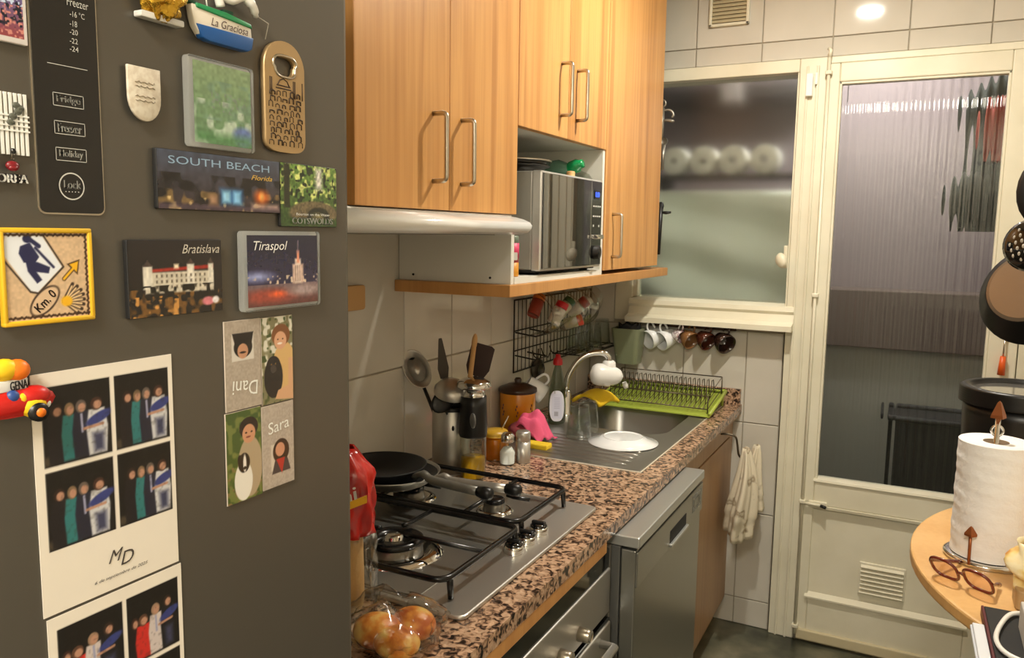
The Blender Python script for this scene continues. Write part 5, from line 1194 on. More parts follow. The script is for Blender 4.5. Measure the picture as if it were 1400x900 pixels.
# -- acrylic framed night monument
def acrylic(label, box, paint, word=None):
    y0, z0, w_, h_ = box; t = magnet('acrylic_magnet', label, 'magnet', y0+w_/2, z0); f = ffr(y0, z0)
    slab(f, rrect(0, w_, 0, h_, 0.0025, 3), 0.0002, 0.0060, 0.0008).build('acrylic_block', acryl, t)
    slab(f, rrect(0.001, w_-0.001, 0.001, h_-0.001, 0.002, 3), 0.0001, 0.0004).build('white_back', pale_edge, t)
    e = 0.0040; P = Paint(120, int(120*h_/w_), (20, 20, 30), 5); paint(P)
    P.sheet('print', f, e, e*0.8, w_-2*e, h_-1.6*e, 0.0063, print_gloss, t)
    return t, f, w_, h_
def p_ti(P):
    P.grad(0, 1, 0.3, 1, (40, 36, 66), (24, 26, 50)); P.ell(0.12, 0.42, 0.18, 0.06, (150, 160, 210), 6); P.noise(0, 1, 0.28, 0.42, 4, (200, 180, 160), 0.62, 0.8)
    P.grad(0, 1, 0, 0.30, (96, 52, 46), (110, 90, 96)); P.ell(0.30, 0.14, 0.34, 0.10, (150, 66, 52), 5); P.ell(0.8, 0.2, 0.26, 0.08, (160, 140, 140), 5); P.ell(0.40, 0.16, 0.10, 0.04, (230, 96, 50), 3)
    P.rect(0.62, 0.78, 0.30, 0.58, (206, 176, 160), 2); P.rect(0.655, 0.745, 0.3, 0.66, (226, 204, 190), 2); P.rect(0.685, 0.72, 0.6, 0.78, (230, 150, 120), 2); P.line([(0.70, 0.75), (0.705, 0.92)], 0.012, (150, 130, 140), 1.5)
    for k in range(3): P.rect(0.66+k*0.03, 0.672+k*0.03, 0.33, 0.56, (140, 112, 104), 1)
    P.mul(3, 0.2)
t, f, w_, h_ = acrylic('clear acrylic magnet with a lit tower against a blue night sky', corners((323, 312), (431, 320), (326, 427), (430, 416)), p_ti)
lettering('Tiraspol', f, w_*0.33, h_*0.80, w_*0.42, h_*0.15, wi, t, 0.0068, 0.3)
def p_gr(P):
    P.grad(0, 1, 0, 1, (92, 128, 92), (128, 150, 112)); P.noise(0, 1, 0, 0.55, 16, (196, 208, 196), 0.5, 0.7, 0.7); P.noise(0, 1, 0.3, 0.8, 12, (110, 140, 120), 0.4, 0.7, 0.6)
    P.ell(0.84, 0.14, 0.18, 0.12, (96, 116, 168), 6); P.rect(0, 1, 0, 0.16, (74, 122, 74), 6, 0.5); P.noise(0.3, 0.9, 0.40, 0.66, 4, (120, 130, 124), 0.6, 0.75, 0.6); P.mul(5, 0.2)
acrylic('clear acrylic magnet with a faded green landscape print', corners((249, 72), (340, 98), (250, 198), (340, 212)), p_gr)
# -- pale shield tag on a round magnet
y0, z0, w_, h_ = corners((167, 88), (213, 98), (169, 163), (213, 170))
t = magnet('tag_magnet', 'pale shield-shaped tag magnet with worn faint writing', 'magnet', y0+w_/2, z0); f = ffr(y0, z0)
pl_ = [(0, h_*0.45), (0, h_), (w_, h_), (w_, h_*0.45)]+[(w_/2+w_/2*math.cos(-a), h_*0.45+h_*0.45*math.sin(-a)) for a in [PI*i/14 for i in range(1, 14)]]
slab(f, pl_[::-1], 0.0032, 0.0052, 0.0004).build('tag', mat('pale_tag', (206, 196, 176), 0.5, noise=(220, [(0.4, (212, 204, 186)), (0.6, (196, 184, 164))], ONE, 2)), t)
MB().lathe([(0, 0), (0.0085, 0), (0.0085, 0.0032), (0, 0.0032)], f.P(w_*0.45, h_*0.5, 0.0001), 20, 0, axisM((1, 0, 0))).build('magnet_disc', black_pl, t)
fa = mat('faded_print', (178, 166, 146), 0.6)
mb = MB()
for v in (0.72, 0.64, 0.46, 0.38): mb.tube([f.P(w_*(0.20+0.06*k), h_*v+0.0006*math.sin(k*2.3+v*40), 0.0053) for k in range(11)], 0.0005, 4)
o = mb.build('worn_print', fa, t); o['kind'] = 'stuff'
# -- bottle opener
y0, z0, w_, h_ = corners((354, 56), (410, 60), (357, 204), (410, 214))
t = magnet('bottle_opener', 'bronze bottle opener magnet engraved with a domed city', 'bottle opener', y0+w_/2, z0); f = ffr(y0, z0)
bronze = mat('aged_bronze', (178, 150, 108), 0.38, 0.55); engr = mat('bronze_engraving', (62, 46, 30), 0.6)
N = 40; oo = []; ii = []
for i in range(N):
    a = 2*PI*i/N; ca, sa = math.cos(a), math.sin(a)
    cy = h_-w_/2 if sa > 0 else w_*0.30
    ry = w_/2 if sa > 0 else w_*0.30
    oo.append((w_/2+w_/2*math.copysign(abs(ca)**(0.9 if sa > 0 else 0.6), ca), cy+ry*math.copysign(abs(sa)**(1.0 if sa > 0 else 0.6), sa)))
    ii.append((w_/2+w_*0.27*math.copysign(abs(ca)**0.6, ca)*(1.0 if sa > 0 else 0.86), h_*0.775+h_*0.085*math.copysign(abs(sa)**0.75, sa)))
mb = MB()
for d_, flip in ((0.0052, False), (0.0006, True)):
    vs = [f.P(p[0], p[1], d_) for p in oo]+[f.P(p[0], p[1], d_) for p in ii]
    fs = [(i, (i+1) % N, N+(i+1) % N, N+i) for i in range(N)]
    # bridge rings that face each other by angle
    mb.add(vs, [q[::-1] for q in fs] if flip else fs)
k0 = 2*N
mb.add([], [])
for i in range(N):
    j = (i+1) % N
    mb.f.append([k0+i, k0+j, j, i]); mb.mi.append(0); mb.sm.append(True)
    mb.f.append([N+i, N+j, k0+N+j, k0+N+i]); mb.mi.append(0); mb.sm.append(True)
mb.build('body', bronze, t)
mb = MB()
for i in range(N):
    pass
ring = [f.P(p[0]+(p[0]-w_/2)*0.10, p[1]+(p[1]-h_*0.775)*0.12, 0.0054) for p in ii]
MB().tube(ring, 0.0011, 6, True).build('opening_rim', nickel, t)
random.seed(21); mb = MB()
def stroke(pts, wd=0.0005):
    q = [f.P(p[0]*w_, p[1]*h_, 0.0054) for p in pts]; mb.tube(q, wd, 4)
stroke([(0.30, 0.60), (0.36, 0.645), (0.45, 0.665), (0.54, 0.645), (0.60, 0.60)]); stroke([(0.45, 0.665), (0.45, 0.70)]); stroke([(0.28, 0.60), (0.62, 0.60)]); stroke([(0.26, 0.575), (0.64, 0.575)])
for x in (0.12, 0.16, 0.70, 0.74, 0.93): stroke([(x, 0.50), (x, 0.66)])
for r in range(9):
    z = 0.06+r*0.056
    for k in range(5):
        x = 0.10+k*0.17+random.uniform(-0.03, 0.03); wd = random.uniform(0.07, 0.12); hh = random.uniform(0.02, 0.045)
        stroke([(x, z), (x, z+hh), (x+wd/2, z+hh+random.uniform(0, 0.016)), (x+wd, z+hh), (x+wd, z)], random.choice((0.0004, 0.0006, 0.0008)))
o = mb.build('engraving', engr, t); o['kind'] = 'stuff'
# -- little boat
y0, z0, w_, h_ = corners((247, 14), (335, 20), (258, 60), (335, 66))
t = magnet('boat_magnet', 'small painted boat magnet, white and blue hull with green rail', 'magnet', y0+w_/2, z0); f = ffr(y0, z0)
hull = [(0.0, 0.98), (0.02, 0.62), (0.06, 0.34), (0.16, 0.05), (0.26, 0.0), (0.90, 0.0), (0.97, 0.08), (1.0, 0.35), (0.98, 0.80), (0.90, 0.92), (0.55, 0.96)]
def hp(lo, hi): return None
slab(f, [(u*w_, v*h_) for u, v in hull][::-1], 0.0006, 0.0075, 0.0012).build('hull', mat('boat_white', (222, 214, 198), 0.35), t)
blue = mat('boat_blue', (28, 84, 150), 0.3); green = mat('boat_green', (38, 136, 84), 0.35)
slab(f, [(u*w_, v*h_) for u, v in [(0.055, 0.42), (0.155, 0.04), (0.26, -0.02), (0.90, -0.02), (0.98, 0.08), (1.01, 0.46)]], 0.0014, 0.0083, 0.0008).build('lower_hull', blue, t)
slab(f, [(u*w_, v*h_) for u, v in [(0.06, 0.88), (0.99, 0.74), (0.96, 0.88), (0.55, 1.0), (0.06, 1.02)]], 0.0014, 0.0086, 0.0008).build('rail', green, t)
slab(f, rrect(w_*0.52, w_*0.68, h_*0.96, h_*1.10, 0.0008), 0.001, 0.007, 0.0006).build('cabin', mat('boat_dark_green', (18, 62, 44), 0.4), t)
slab(f, rrect(-w_*0.03, w_*0.10, h_*0.98, h_*1.08, 0.0008), 0.001, 0.007, 0.0006).build('bow_block', mat('boat_dark_green', (18, 62, 44), 0.4), t)
lettering('La Graciosa', f, w_*0.60, h_*0.60, w_*0.62, h_*0.24, mat('print_brown', (70, 40, 34), 0.5), t, 0.0080, 0.3)
MB().tube([f.P(w_*0.30, h_*1.0, 0.004), f.P(w_*0.27, h_*1.5, 0.004)], 0.0005, 6).build('mast', white_pl, t)
# white sea bird sculpture with wire
t = magnet('bird_magnet', 'white sculpted bird magnet with a thin wire beside the boat', 'magnet', fpx(345, 20)[0], fpx(345, 40)[1]); f = F0
def fp3(x, y, d): p = fpx(x, y); return F0.P(p[0], p[1], d)
MB().tube(spline([fp3(290, -14, .006), fp3(305, 2, .006), fp3(322, -2, .008), fp3(333, 10, .009), fp3(342, 24, .006)], 5), [.0028]*6+[.0032]*5+[.0036]*4+[.0030]*4+[.0020]*2, 10).build('body', white_pl, t)
MB().tube(spline([fp3(296, 10, .004), fp3(292, -8, .005), fp3(300, -20, .005)], 5), .0032, 10).build('wing', white_pl, t)
MB().tube([fp3(343, 22, .005), fp3(363, 33, .003), fp3(360, 54, .002)], .0004, 6).build('wire', mat('fine_wire', (196, 190, 178), .4, .5), t)
# gold figure
t = magnet('gold_magnet', 'crumpled gold ornament magnet at the top of the fridge', 'magnet', fpx(212, 10)[0], fpx(212, 22)[1])
gold = mat('gold_foil', (204, 162, 56), 0.24, 0.85, bump=(260, 0.9, ONE), bdist=0.002)
def gb(u, v):
    a = 2*PI*u; b = PI*v; p = fpx(210, -8); r = 1+0.14*math.sin(5*a+3*b)+0.10*math.sin(9*b+2*a)
    return F0.P(p[0]+0.0170*r*math.sin(b)*math.cos(a), p[1]-0.0155*r*math.cos(b), 0.0075+0.007*r*math.sin(b)*math.sin(a))
MB().grid(gb, 40, 24, 0, True, True).build('figure', gold, t)
a = fpx(182, 23); b = fpx(240, 18)
slab(F0, rrect(a[0], b[0], a[1], a[1]+0.004, 0.001), 0.0006, 0.008, 0.0006).build('base', pale_edge, t)
# postcard magnet at the edge
def p_pc(P):
    P.grad(0, 1, 0, 1, (150, 60, 60), (60, 110, 190)); P.noise(0, 1, 0.2, 1, 8, (20, 26, 44), 0.45, 0.65); P.noise(0, 1, 0, 0.5, 6, (200, 130, 120), 0.55, 0.75); P.noise(0, 1, 0.5, 1, 5, (190, 206, 230), 0.62, 0.75); P.rect(0, 1, 0, 0.07, (206, 200, 196), 2); P.rect(0.93, 1, 0, 1, (206, 200, 196), 2)
bq = corners((-36, -30), (33, 0), (-36, 55), (33, 64))
plate_magnet('photo_magnet', 'glossy blue and red postcard magnet above the striped magnet', 'magnet', (bq[0], fpx(33, 64)[1], bq[2], 0.042), p_pc, 0.0026, pale_edge)
# striped magnet with hanging letters
y1 = fpx(34, 130)[0]; z1 = fpx(34, 130)[1]; z0 = fpx(34, 214)[1]
t = magnet('lattice_magnet', 'white latticed screen magnet with a small charm and letters below', 'magnet', y1-0.02, z0); f = ffr(y1-0.036, z0); w_, h_ = 0.036, z1-z0
slab(f, [(0, 0), (w_, 0), (w_, h_), (0, h_)], 0.0002, 0.0014).build('backing', mat('lattice_back', (120, 112, 96), 0.6), t)
for k in range(13): slab(f, [(k*w_/13+0.0004, 0.0002), (k*w_/13+0.0019, 0.0002), (k*w_/13+0.0019, h_-0.0002), (k*w_/13+0.0004, h_-0.0002)], 0.0013, 0.0026).build('lattice_slat', wi, t)
for v in (0.38, 0.46, 0.54, 0.62): slab(f, [(0, v*h_), (w_, v*h_), (w_, v*h_+0.0009), (0, v*h_+0.0009)], 0.0024, 0.0030).build('lattice_slat', wi, t)
mb = MB()
for (u, v) in ((0.80, 0.80), (0.86, 0.76), (0.74, 0.62), (0.70, 0.52), (0.82, 0.70)): mb.ell(f.P(u*w_, v*h_, 0.0032), (0.0008, 0.0024, 0.0018), 8)
o = mb.build('leaf_sprig', mat('sprig_grey', (84, 86, 74), 0.6), t); o['kind'] = 'stuff'
MB().ell(fp3(13, 207, .0035), (.0015, .0017, .0017), 10).build('bead', black_gl, t)
MB().tube([fp3(13, 208, .0035), fp3(10, 218, .003), fp3(15, 218, .003)], .0004, 6).build('cord', iron, t)
MB().ell(fp3(12, 227, .0035), (.002, .0040, .0028), 12).ell(fp3(12, 230, .004), (.002, .0030, .0018), 12).build('charm', mat('charm_red', (120, 20, 28), .35), t)
slab(F0, [fpx(-24, 246), fpx(33, 250), fpx(34, 240), fpx(-24, 234)], .0006, .0028, .0003).build('name_plate', mat('letters_dark', (40, 34, 30), .5), t)
pa = fpx(-20, 245); pb = fpx(33, 240)
lettering('KOREA', F0, (pa[0]+pb[0])/2, (pa[1]+pb[1])/2-0.0006, pb[0]-pa[0], 0.0048, wi, t, .0034, 0, 0, .00025)
# -- pilgrim way square
def p_km(P):
    P.a[:] = (206, 176, 140); P.mul(3, 0.12)
    P.poly([(-0.02, 0.78), (0.05, 0.99), (0.44, 0.96), (0.66, 0.60), (0.36, 0.32), (0.28, 0.34)], (222, 226, 232), 1.2); P.line([(-0.02, 0.72), (0.28, 0.33), (0.37, 0.31), (0.68, 0.60), (0.45, 0.97)], 0.02, (40, 30, 24), 1)
    nb = (34, 36, 74)
    P.ell(0.27, 0.92, 0.05, 0.045, nb, 1); P.poly([(0.19, 0.84), (0.30, 0.88), (0.40, 0.72), (0.34, 0.64), (0.22, 0.66), (0.17, 0.76)], nb, 1); P.poly([(0.24, 0.68), (0.38, 0.66), (0.52, 0.60), (0.50, 0.53), (0.36, 0.55), (0.42, 0.46), (0.36, 0.42), (0.26, 0.56)], nb, 1)
    P.line([(0.36, 0.82), (0.56, 0.60)], 0.03, nb, 1); P.line([(0.28, 0.93), (0.40, 0.84)], 0.05, nb, 1)
    yl = (232, 176, 30); P.line([(0.68, 0.46), (0.82, 0.60)], 0.05, (60, 40, 20), 1); P.poly([(0.72, 0.63), (0.88, 0.68), (0.85, 0.50)], (60, 40, 20), 1); P.line([(0.68, 0.46), (0.81, 0.59)], 0.03, yl, 1); P.poly([(0.75, 0.625), (0.865, 0.66), (0.84, 0.53)], yl, 1)
    P.ell(0.44, 0.22, 0.22, 0.12, (60, 44, 34), 1, 0.75); P.ell(0.44, 0.22, 0.20, 0.10, (212, 182, 148), 1, 0.75)
    for k in range(8):
        a = -0.9+k*0.30; P.line([(0.66, 0.20), (0.70+0.22*math.cos(a), 0.21+0.20*math.sin(a))], 0.04, (50, 34, 24), 1)
        P.line([(0.67, 0.20), (0.70+0.19*math.cos(a), 0.21+0.17*math.sin(a))], 0.022, (226, 196, 150), 1)
    P.ell(0.70, 0.20, 0.07, 0.06, yl, 2)
    br = (58, 36, 22)
    for i in range(40):
        u = i/40; j = 0.012*math.sin(i*2.4)
        P.line([(0.02+0.96*u, 0.045+j), (0.02+0.96*(u+0.03), 0.045-j)], 0.02, br, 1); P.line([(0.02+0.96*u, 0.965+j), (0.02+0.96*(u+0.03), 0.965-j)], 0.02, br, 1)
        P.line([(0.965+j, 0.02+0.96*u), (0.965-j, 0.02+0.96*(u+0.03))], 0.02, br, 1)
bq = corners((0, 316), (117, 316), (0, 441), (120, 435))
t, f, w_, h_ = plate_magnet('rubber_magnet', 'beige square rubber magnet with hiker sign and yellow raised rim', 'magnet', bq, p_km, 0.0030, mat('rim_yellow', (216, 172, 34), 0.45), print_matt, 110)
yr = mat('rim_yellow', (216, 172, 34), 0.45)
for b in ((-0.0016, w_+0.0016, h_-0.0012, h_+0.0018), (-0.0016, w_+0.0016, -0.0018, 0.0012), (w_-0.0010, w_+0.0018, 0.0, h_), (-0.0016, 0.0010, 0.0, h_)): slab(f, [(b[0], b[2]), (b[1], b[2]), (b[1], b[3]), (b[0], b[3])], 0.0002, 0.0046, 0.0008).build('raised_rim', yr, t)
lettering('Km. 0', f, w_*0.44, h_*0.225, w_*0.28, h_*0.10, mat('print_dark', (50, 34, 28), 0.5), t, 0.0036, 0, 0.75, 0.0002)
# -- photo booth prints
def group_photo(P, x0, y0, x1, y1, cols, sh=0.0, k=1.0):
    P.rect(x0, x1, y0, y1, (20, 17, 14), 1)
    W, H = x1-x0, y1-y0
    P.ell(x0+W*0.06, y0+H*0.08, 0.03, 0.02, (70, 60, 46), 4)
    for i, (u, top, c, hair, wd) in enumerate(cols):
        cx = x0+W*(u+sh); ty = y0+H*top; hw = W*wd
        sk = (176, 132, 108)
        P.poly([(cx-hw*0.55, ty-H*0.10), (cx+hw*0.55, ty-H*0.10), (cx+hw*0.75, ty-H*0.34), (cx+hw*0.62, y0+H*0.03), (cx-hw*0.62, y0+H*0.03), (cx-hw*0.75, ty-H*0.34)], c, 2.2)
        if i == 3:
            P.ell(cx+hw*0.15, ty-H*0.22, hw*1.0, H*0.065, (52, 60, 118), 2, 0.35); P.line([(cx-hw*0.9, ty-H*0.33), (cx+hw*0.4, ty-H*0.31)], 0.018, sk, 1.5); P.poly([(cx-hw*0.4, ty-H*0.40), (cx+hw*0.5, ty-H*0.40), (cx+hw*0.5, y0+H*0.05), (cx-hw*0.3, y0+H*0.05)], (60, 62, 88), 4, 0.6)
        if i == 2: P.line([(cx, ty-H*0.14), (cx+hw*0.05, ty-H*0.36)], 0.016, (150, 150, 176), 1.5)
        P.ell(cx, ty-H*0.035, hw*0.42, H*0.085, hair, 1.6); P.ell(cx+hw*0.06, ty-H*0.05, hw*0.28, H*0.055, sk, 1.6)
    P.noise(x0, x1, y0, y1, 3, (40, 36, 30), 0.6, 0.9, 0.25)
fam = [(0.20, 0.72, (28, 24, 26), (46, 30, 24), 0.20), (0.38, 0.71, (46, 112, 112), (120, 96, 70), 0.17), (0.55, 0.72, (34, 34, 48), (96, 84, 76), 0.19), (0.78, 0.72, (196, 196, 198), (64, 40, 30), 0.22)]
fam2 = [(0.12, 0.62, (28, 20, 20), (60, 36, 26), 0.16), (0.28, 0.62, (190, 44, 36), (90, 60, 44), 0.22), (0.52, 0.70, (196, 184, 180), (150, 120, 96), 0.20), (0.76, 0.74, (26, 24, 26), (52, 36, 28), 0.20)]
def p_strip(cols):
    def f(P):
        P.a[:] = (226, 218, 204); 
        xs_ = (0.055, 0.50, 0.535, 0.975); 
        for (x0, x1) in ((0.055, 0.515), (0.545, 0.965)):
            group_photo(P, x0, 0.615, x1, 0.945, cols, 0.02 if x0 > 0.5 else 0.0); group_photo(P, x0, 0.265, x1, 0.595, cols, -0.02 if x0 < 0.5 else 0.04)
        wt_ = (226, 218, 204)
        for b in ((-1, 0.055, -1, 2), (0.515, 0.545, -1, 2), (0.965, 2, -1, 2), (-1, 2, 0.595, 0.615), (-1, 2, 0.945, 2), (-1, 2, -1, 0.265)): P.rect(*b, wt_, 1)
    return f
bq = corners((38, 515), (233, 483), (60, 845), (243, 768))
def print_sheet(label, y0, z0, w_, h_, paint, lift=0.0):
    t = thing('photo_print', label, 'photo', (FX, y0+w_/2, z0), 'photo booth prints on the fridge'); f = ffr(y0, z0)
    slab(f, [(0, 0), (w_, 0), (w_, h_), (0, h_)], 0.0003+lift, 0.0009+lift).build('paper', mat('photo_paper', (228, 220, 206), 0.4), t)
    P = Paint(160, 240, (220, 214, 200), 4); paint(P); P.sheet('print', f, 0.0002, 0.0002, w_-0.0004, h_-0.0004, 0.0011+lift, print_matt, t)
    return t, f
t, f = print_sheet('photo booth print of four people in dark dress, monogram below', bq[0], bq[1], bq[2], bq[3], p_strip(fam))
w_, h_ = bq[2], bq[3]; mono = mat('monogram_ink', (70, 62, 56), 0.6)
lettering('M', f, w_*0.50, h_*0.150, w_*0.11, h_*0.055, mono, t, 0.0015, 0.45); lettering('D', f, w_*0.585, h_*0.125, w_*0.10, h_*0.060, mono, t, 0.0015, 0.3)
lettering('6 de septiembre de 2025', f, w_*0.54, h_*0.060, w_*0.40, h_*0.018, mono, t, 0.0015, 0.35)
bq2 = corners((63, 850), (246, 770), (75, 1100), (246, 1000))
y0 = fpx(63, 850)[0]; y1 = fpx(246, 769)[0]; zt = (fpx(63, 850)[1]+fpx(246, 769)[1])/2
t, f = print_sheet('photo booth print of people in red and dark clothes, lower one', y0, zt-0.150, y1-y0, 0.150, p_strip(fam2))
# -- folding card with four portraits
t = thing('photo_card', 'folding card of four small portraits, two with white handwriting', 'photo', (FX, fpx(352, 600)[0], fpx(352, 690)[1]))
def portrait(P, bg, hair, skin, top, cx, cy, s, long=False):
    P.ell(cx, cy-0.24*s, 0.36*s, 0.20*s, top, 2); 
    if long: P.ell(cx, cy-0.03*s, 0.23*s, 0.19*s, hair, 2)
    P.ell(cx, cy+0.04*s, 0.20*s, 0.12*s, hair, 2); P.ell(cx, cy-0.005*s, 0.135*s, 0.092*s, skin, 1.5)
    P.ell(cx-0.05*s, cy+0.005*s, 0.02*s, 0.010*s, (50, 34, 26), 1); P.ell(cx+0.05*s, cy+0.005*s, 0.02*s, 0.010*s, (50, 34, 26), 1); P.ell(cx, cy-0.05*s, 0.04*s, 0.008*s, (150, 70, 60), 1)
def p_A(P):
    P.a[:] = (168, 156, 142); P.mul(3, 0.12); P.rect(0.18, 0.80, 0.55, 0.86, (206, 200, 190), 2); P.poly([(0.2, 0.86), (0.8, 0.86), (0.72, 0.68), (0.3, 0.68)], (24, 20, 20), 2); P.ell(0.50, 0.70, 0.26, 0.12, (22, 18, 16), 2); P.ell(0.49, 0.655, 0.15, 0.085, (190, 140, 108), 2); P.ell(0.49, 0.64, 0.09, 0.012, (40, 26, 22), 1)
def p_B(P):
    P.a[:] = (120, 116, 84); P.noise(0, 1, 0.3, 1, 9, (210, 206, 190), 0.55, 0.7); P.noise(0, 1, 0, 1, 7, (60, 74, 34), 0.6, 0.8)
    P.ell(0.72, 0.36, 0.40, 0.34, (206, 168, 110), 2); P.ell(0.62, 0.78, 0.30, 0.13, (120, 74, 40), 2); P.ell(0.60, 0.72, 0.20, 0.105, (206, 156, 122), 2); P.ell(0.58, 0.685, 0.08, 0.012, (236, 220, 206), 1); P.ell(0.52, 0.735, 0.025, 0.008, (60, 40, 30), 1); P.ell(0.68, 0.735, 0.025, 0.008, (60, 40, 30), 1)
    P.ell(0.36, 0.30, 0.30, 0.24, (22, 20, 20), 2); P.ell(0.36, 0.44, 0.22, 0.11, (26, 24, 24), 2); P.ell(0.36, 0.40, 0.10, 0.05, (60, 54, 50), 2); P.ell(0.30, 0.455, 0.02, 0.01, (120, 90, 50), 1); P.ell(0.43, 0.455, 0.02, 0.01, (120, 90, 50), 1); P.poly([(0.86, 0.5), (1, 0.5), (1, 0.0), (0.4, 0.04), (0.5, 0.14), (0.84, 0.18)], (206, 160, 122), 2)
def p_C(P):
    P.a[:] = (62, 84, 36); P.noise(0, 1, 0, 1, 8, (104, 116, 58), 0.5, 0.7); P.noise(0, 1, 0, 0.4, 6, (120, 104, 66), 0.55, 0.75)
    P.ell(0.66, 0.36, 0.36, 0.34, (168, 150, 122), 2); P.ell(0.64, 0.80, 0.27, 0.115, (28, 20, 18), 2); P.ell(0.64, 0.73, 0.19, 0.105, (196, 142, 108), 2); P.ell(0.62, 0.695, 0.07, 0.010, (120, 60, 50), 1); P.ell(0.56, 0.745, 0.03, 0.010, (40, 26, 20), 1); P.ell(0.72, 0.745, 0.03, 0.010, (40, 26, 20), 1)
    P.ell(0.46, 0.22, 0.26, 0.22, (224, 220, 210), 2); P.ell(0.48, 0.42, 0.17, 0.11, (30, 26, 24), 2); P.ell(0.50, 0.41, 0.045, 0.10, (226, 220, 212), 2); P.ell(0.50, 0.36, 0.04, 0.02, (30, 24, 22), 1); P.ell(0.36, 0.46, 0.06, 0.06, (28, 24, 24), 2)
def p_D(P):
    P.a[:] = (172, 160, 148); P.mul(3, 0.12); P.rect(0.26, 0.80, 0.20, 0.52, (200, 190, 176), 2); P.ell(0.58, 0.42, 0.26, 0.15, (44, 26, 20), 2); P.ell(0.55, 0.44, 0.15, 0.085, (196, 140, 110), 2); P.poly([(0.28, 0.16), (0.88, 0.16), (0.78, 0.32), (0.38, 0.32)], (60, 52, 56), 2); P.poly([(0.42, 0.33), (0.70, 0.33), (0.60, 0.14)], (170, 40, 36), 1.5)
for cs, pn in ((((304, 441), (354, 434), (307, 565), (355, 553)), p_A), (((355, 434), (398, 431), (356, 554), (398, 546)), p_B), (((307, 566), (355, 555), (308, 692), (356, 676)), p_C), (((356, 556), (399, 547), (357, 671), (400, 657)), p_D)):
    y0, z0, w_, h_ = corners(*cs); f = ffr(y0, z0)
    p = slab(f, [(0, 0), (w_, 0), (w_, h_), (0, h_)], 0.0004, 0.0016, 0.0002).build('card_panel', mat('card_edge', (190, 176, 160), 0.6), t)
    P = Paint(76, int(76*h_/w_), (128, 128, 128), 9); pn(P); P.sheet('print', f, 0.0002, 0.0002, w_-0.0004, h_-0.0004, 0.0018, print_gloss, p)
    if pn is p_A: lettering('Dani', f, w_*0.52, h_*0.24, w_*0.70, h_*0.16, wi, p, 0.0023, 0, PI-0.1)
    if pn is p_D: lettering('Sara', f, w_*0.50, h_*0.74, w_*0.66, h_*0.14, wi, p, 0.0023, 0.1, 0.12)
# -- toy car magnet
t = magnet('car_magnet', 'colourful moulded car magnet with red bonnet and orange roof load', 'magnet', fpx(25, 535)[0], fpx(25, 570)[1])
def blob(n, x, y, d, ry, rz, rx, m): MB().ell(fp3(x, y, d), (rx, ry, rz), 16).build(n, m, t)
cr = mat('car_red', (188, 28, 22), 0.35); co = mat('car_orange', (236, 120, 24), 0.4); cyl = mat('car_yellow', (240, 196, 30), 0.4)
blob('body', 12, 550, .006, .024, .0085, .006, cr); blob('bonnet', 34, 540, .007, .0105, .0065, .006, cr); blob('mudguard', 32, 552, .0085, .0080, .0068, .005, cyl)
blob('roof_load', 14, 505, .006, .0075, .0065, .005, co); blob('roof_load', -4, 505, .006, .0085, .0065, .005, cyl); blob('bumper', 52, 549, .007, .003, .0034, .003, wi); blob('passenger', 4, 541, .009, .004, .0040, .003, mat('car_blue', (40, 70, 130), .4)); blob('passenger', 16, 543, .009, .0035, .0036, .003, cyl)
MB().lathe([(0, 0), (.0055, 0), (.0055, .003), (.0035, .0036), (0, .0036)], fp3(34, 560, .0115), 20, 0, axisM((1, 0, 0))).build('wheel', black_pl, t)
MB().lathe([(0, 0), (.0026, 0), (.0026, .001), (0, .001)], fp3(34, 560, .0152), 16, 0, axisM((1, 0, 0))).build('hub_cap', co, t)
slab(F0, [fpx(-14, 537), fpx(26, 529), fpx(26, 514), fpx(-14, 521)], .0005, .0085, .0006).build('sign', pale_edge, t)
pa = fpx(1, 530); pb = fpx(24, 519)
lettering('GENA', F0, (pa[0]+pb[0])/2, (pa[1]+pb[1])/2, (pb[0]-pa[0]), .0052, mat('print_black', (22, 20, 20), .5), t, .0092, 0, 0.05, .0002)
# ================================================================== folding table and its things
ZTB = 0.900
tcx, tcy, tr = 1.700, 1.630, 0.520
tb = thing('folding_table', 'round-ended beech folding table against the side wall', 'table', (1.45, 1.63, 0))
arcp = [(tcx+tr*math.cos(a), tcy+tr*math.sin(a)) for a in [PI/2+PI*i/48 for i in range(49)]]
poly = [(XR-0.004, tcy+tr)]+arcp+[(XR-0.004, tcy-tr)]
MB().prism(poly, 'z', ZTB-0.022, ZTB, 0, 0.004, False).build('table_top', beech, tb)
lm_ = mat('black_metal', (20, 19, 18), 0.4, 0.3)
for (a, b) in (((1.33, 1.46, 0.0), (1.30, 1.42, ZTB-0.022)), ((1.36, 1.80, 0.0), (1.33, 1.84, ZTB-0.022))): MB().tube([a, b], 0.014, 10).build('leg', lm_, tb)
MB().tube([(1.345, 1.455, 0.30), (1.345, 1.805, 0.30)], 0.010, 8).build('stretcher', lm_, tb)
MB().tube([(1.306, 1.43, ZTB-0.035), (1.326, 1.835, ZTB-0.035)], 0.012, 8).build('rail', lm_, tb)
for y in (1.4, 1.85): bx('wall_bracket', lm_, tb, XR-0.30, XR-0.004, y-0.012, y+0.012, ZTB-0.05, ZTB-0.0225)
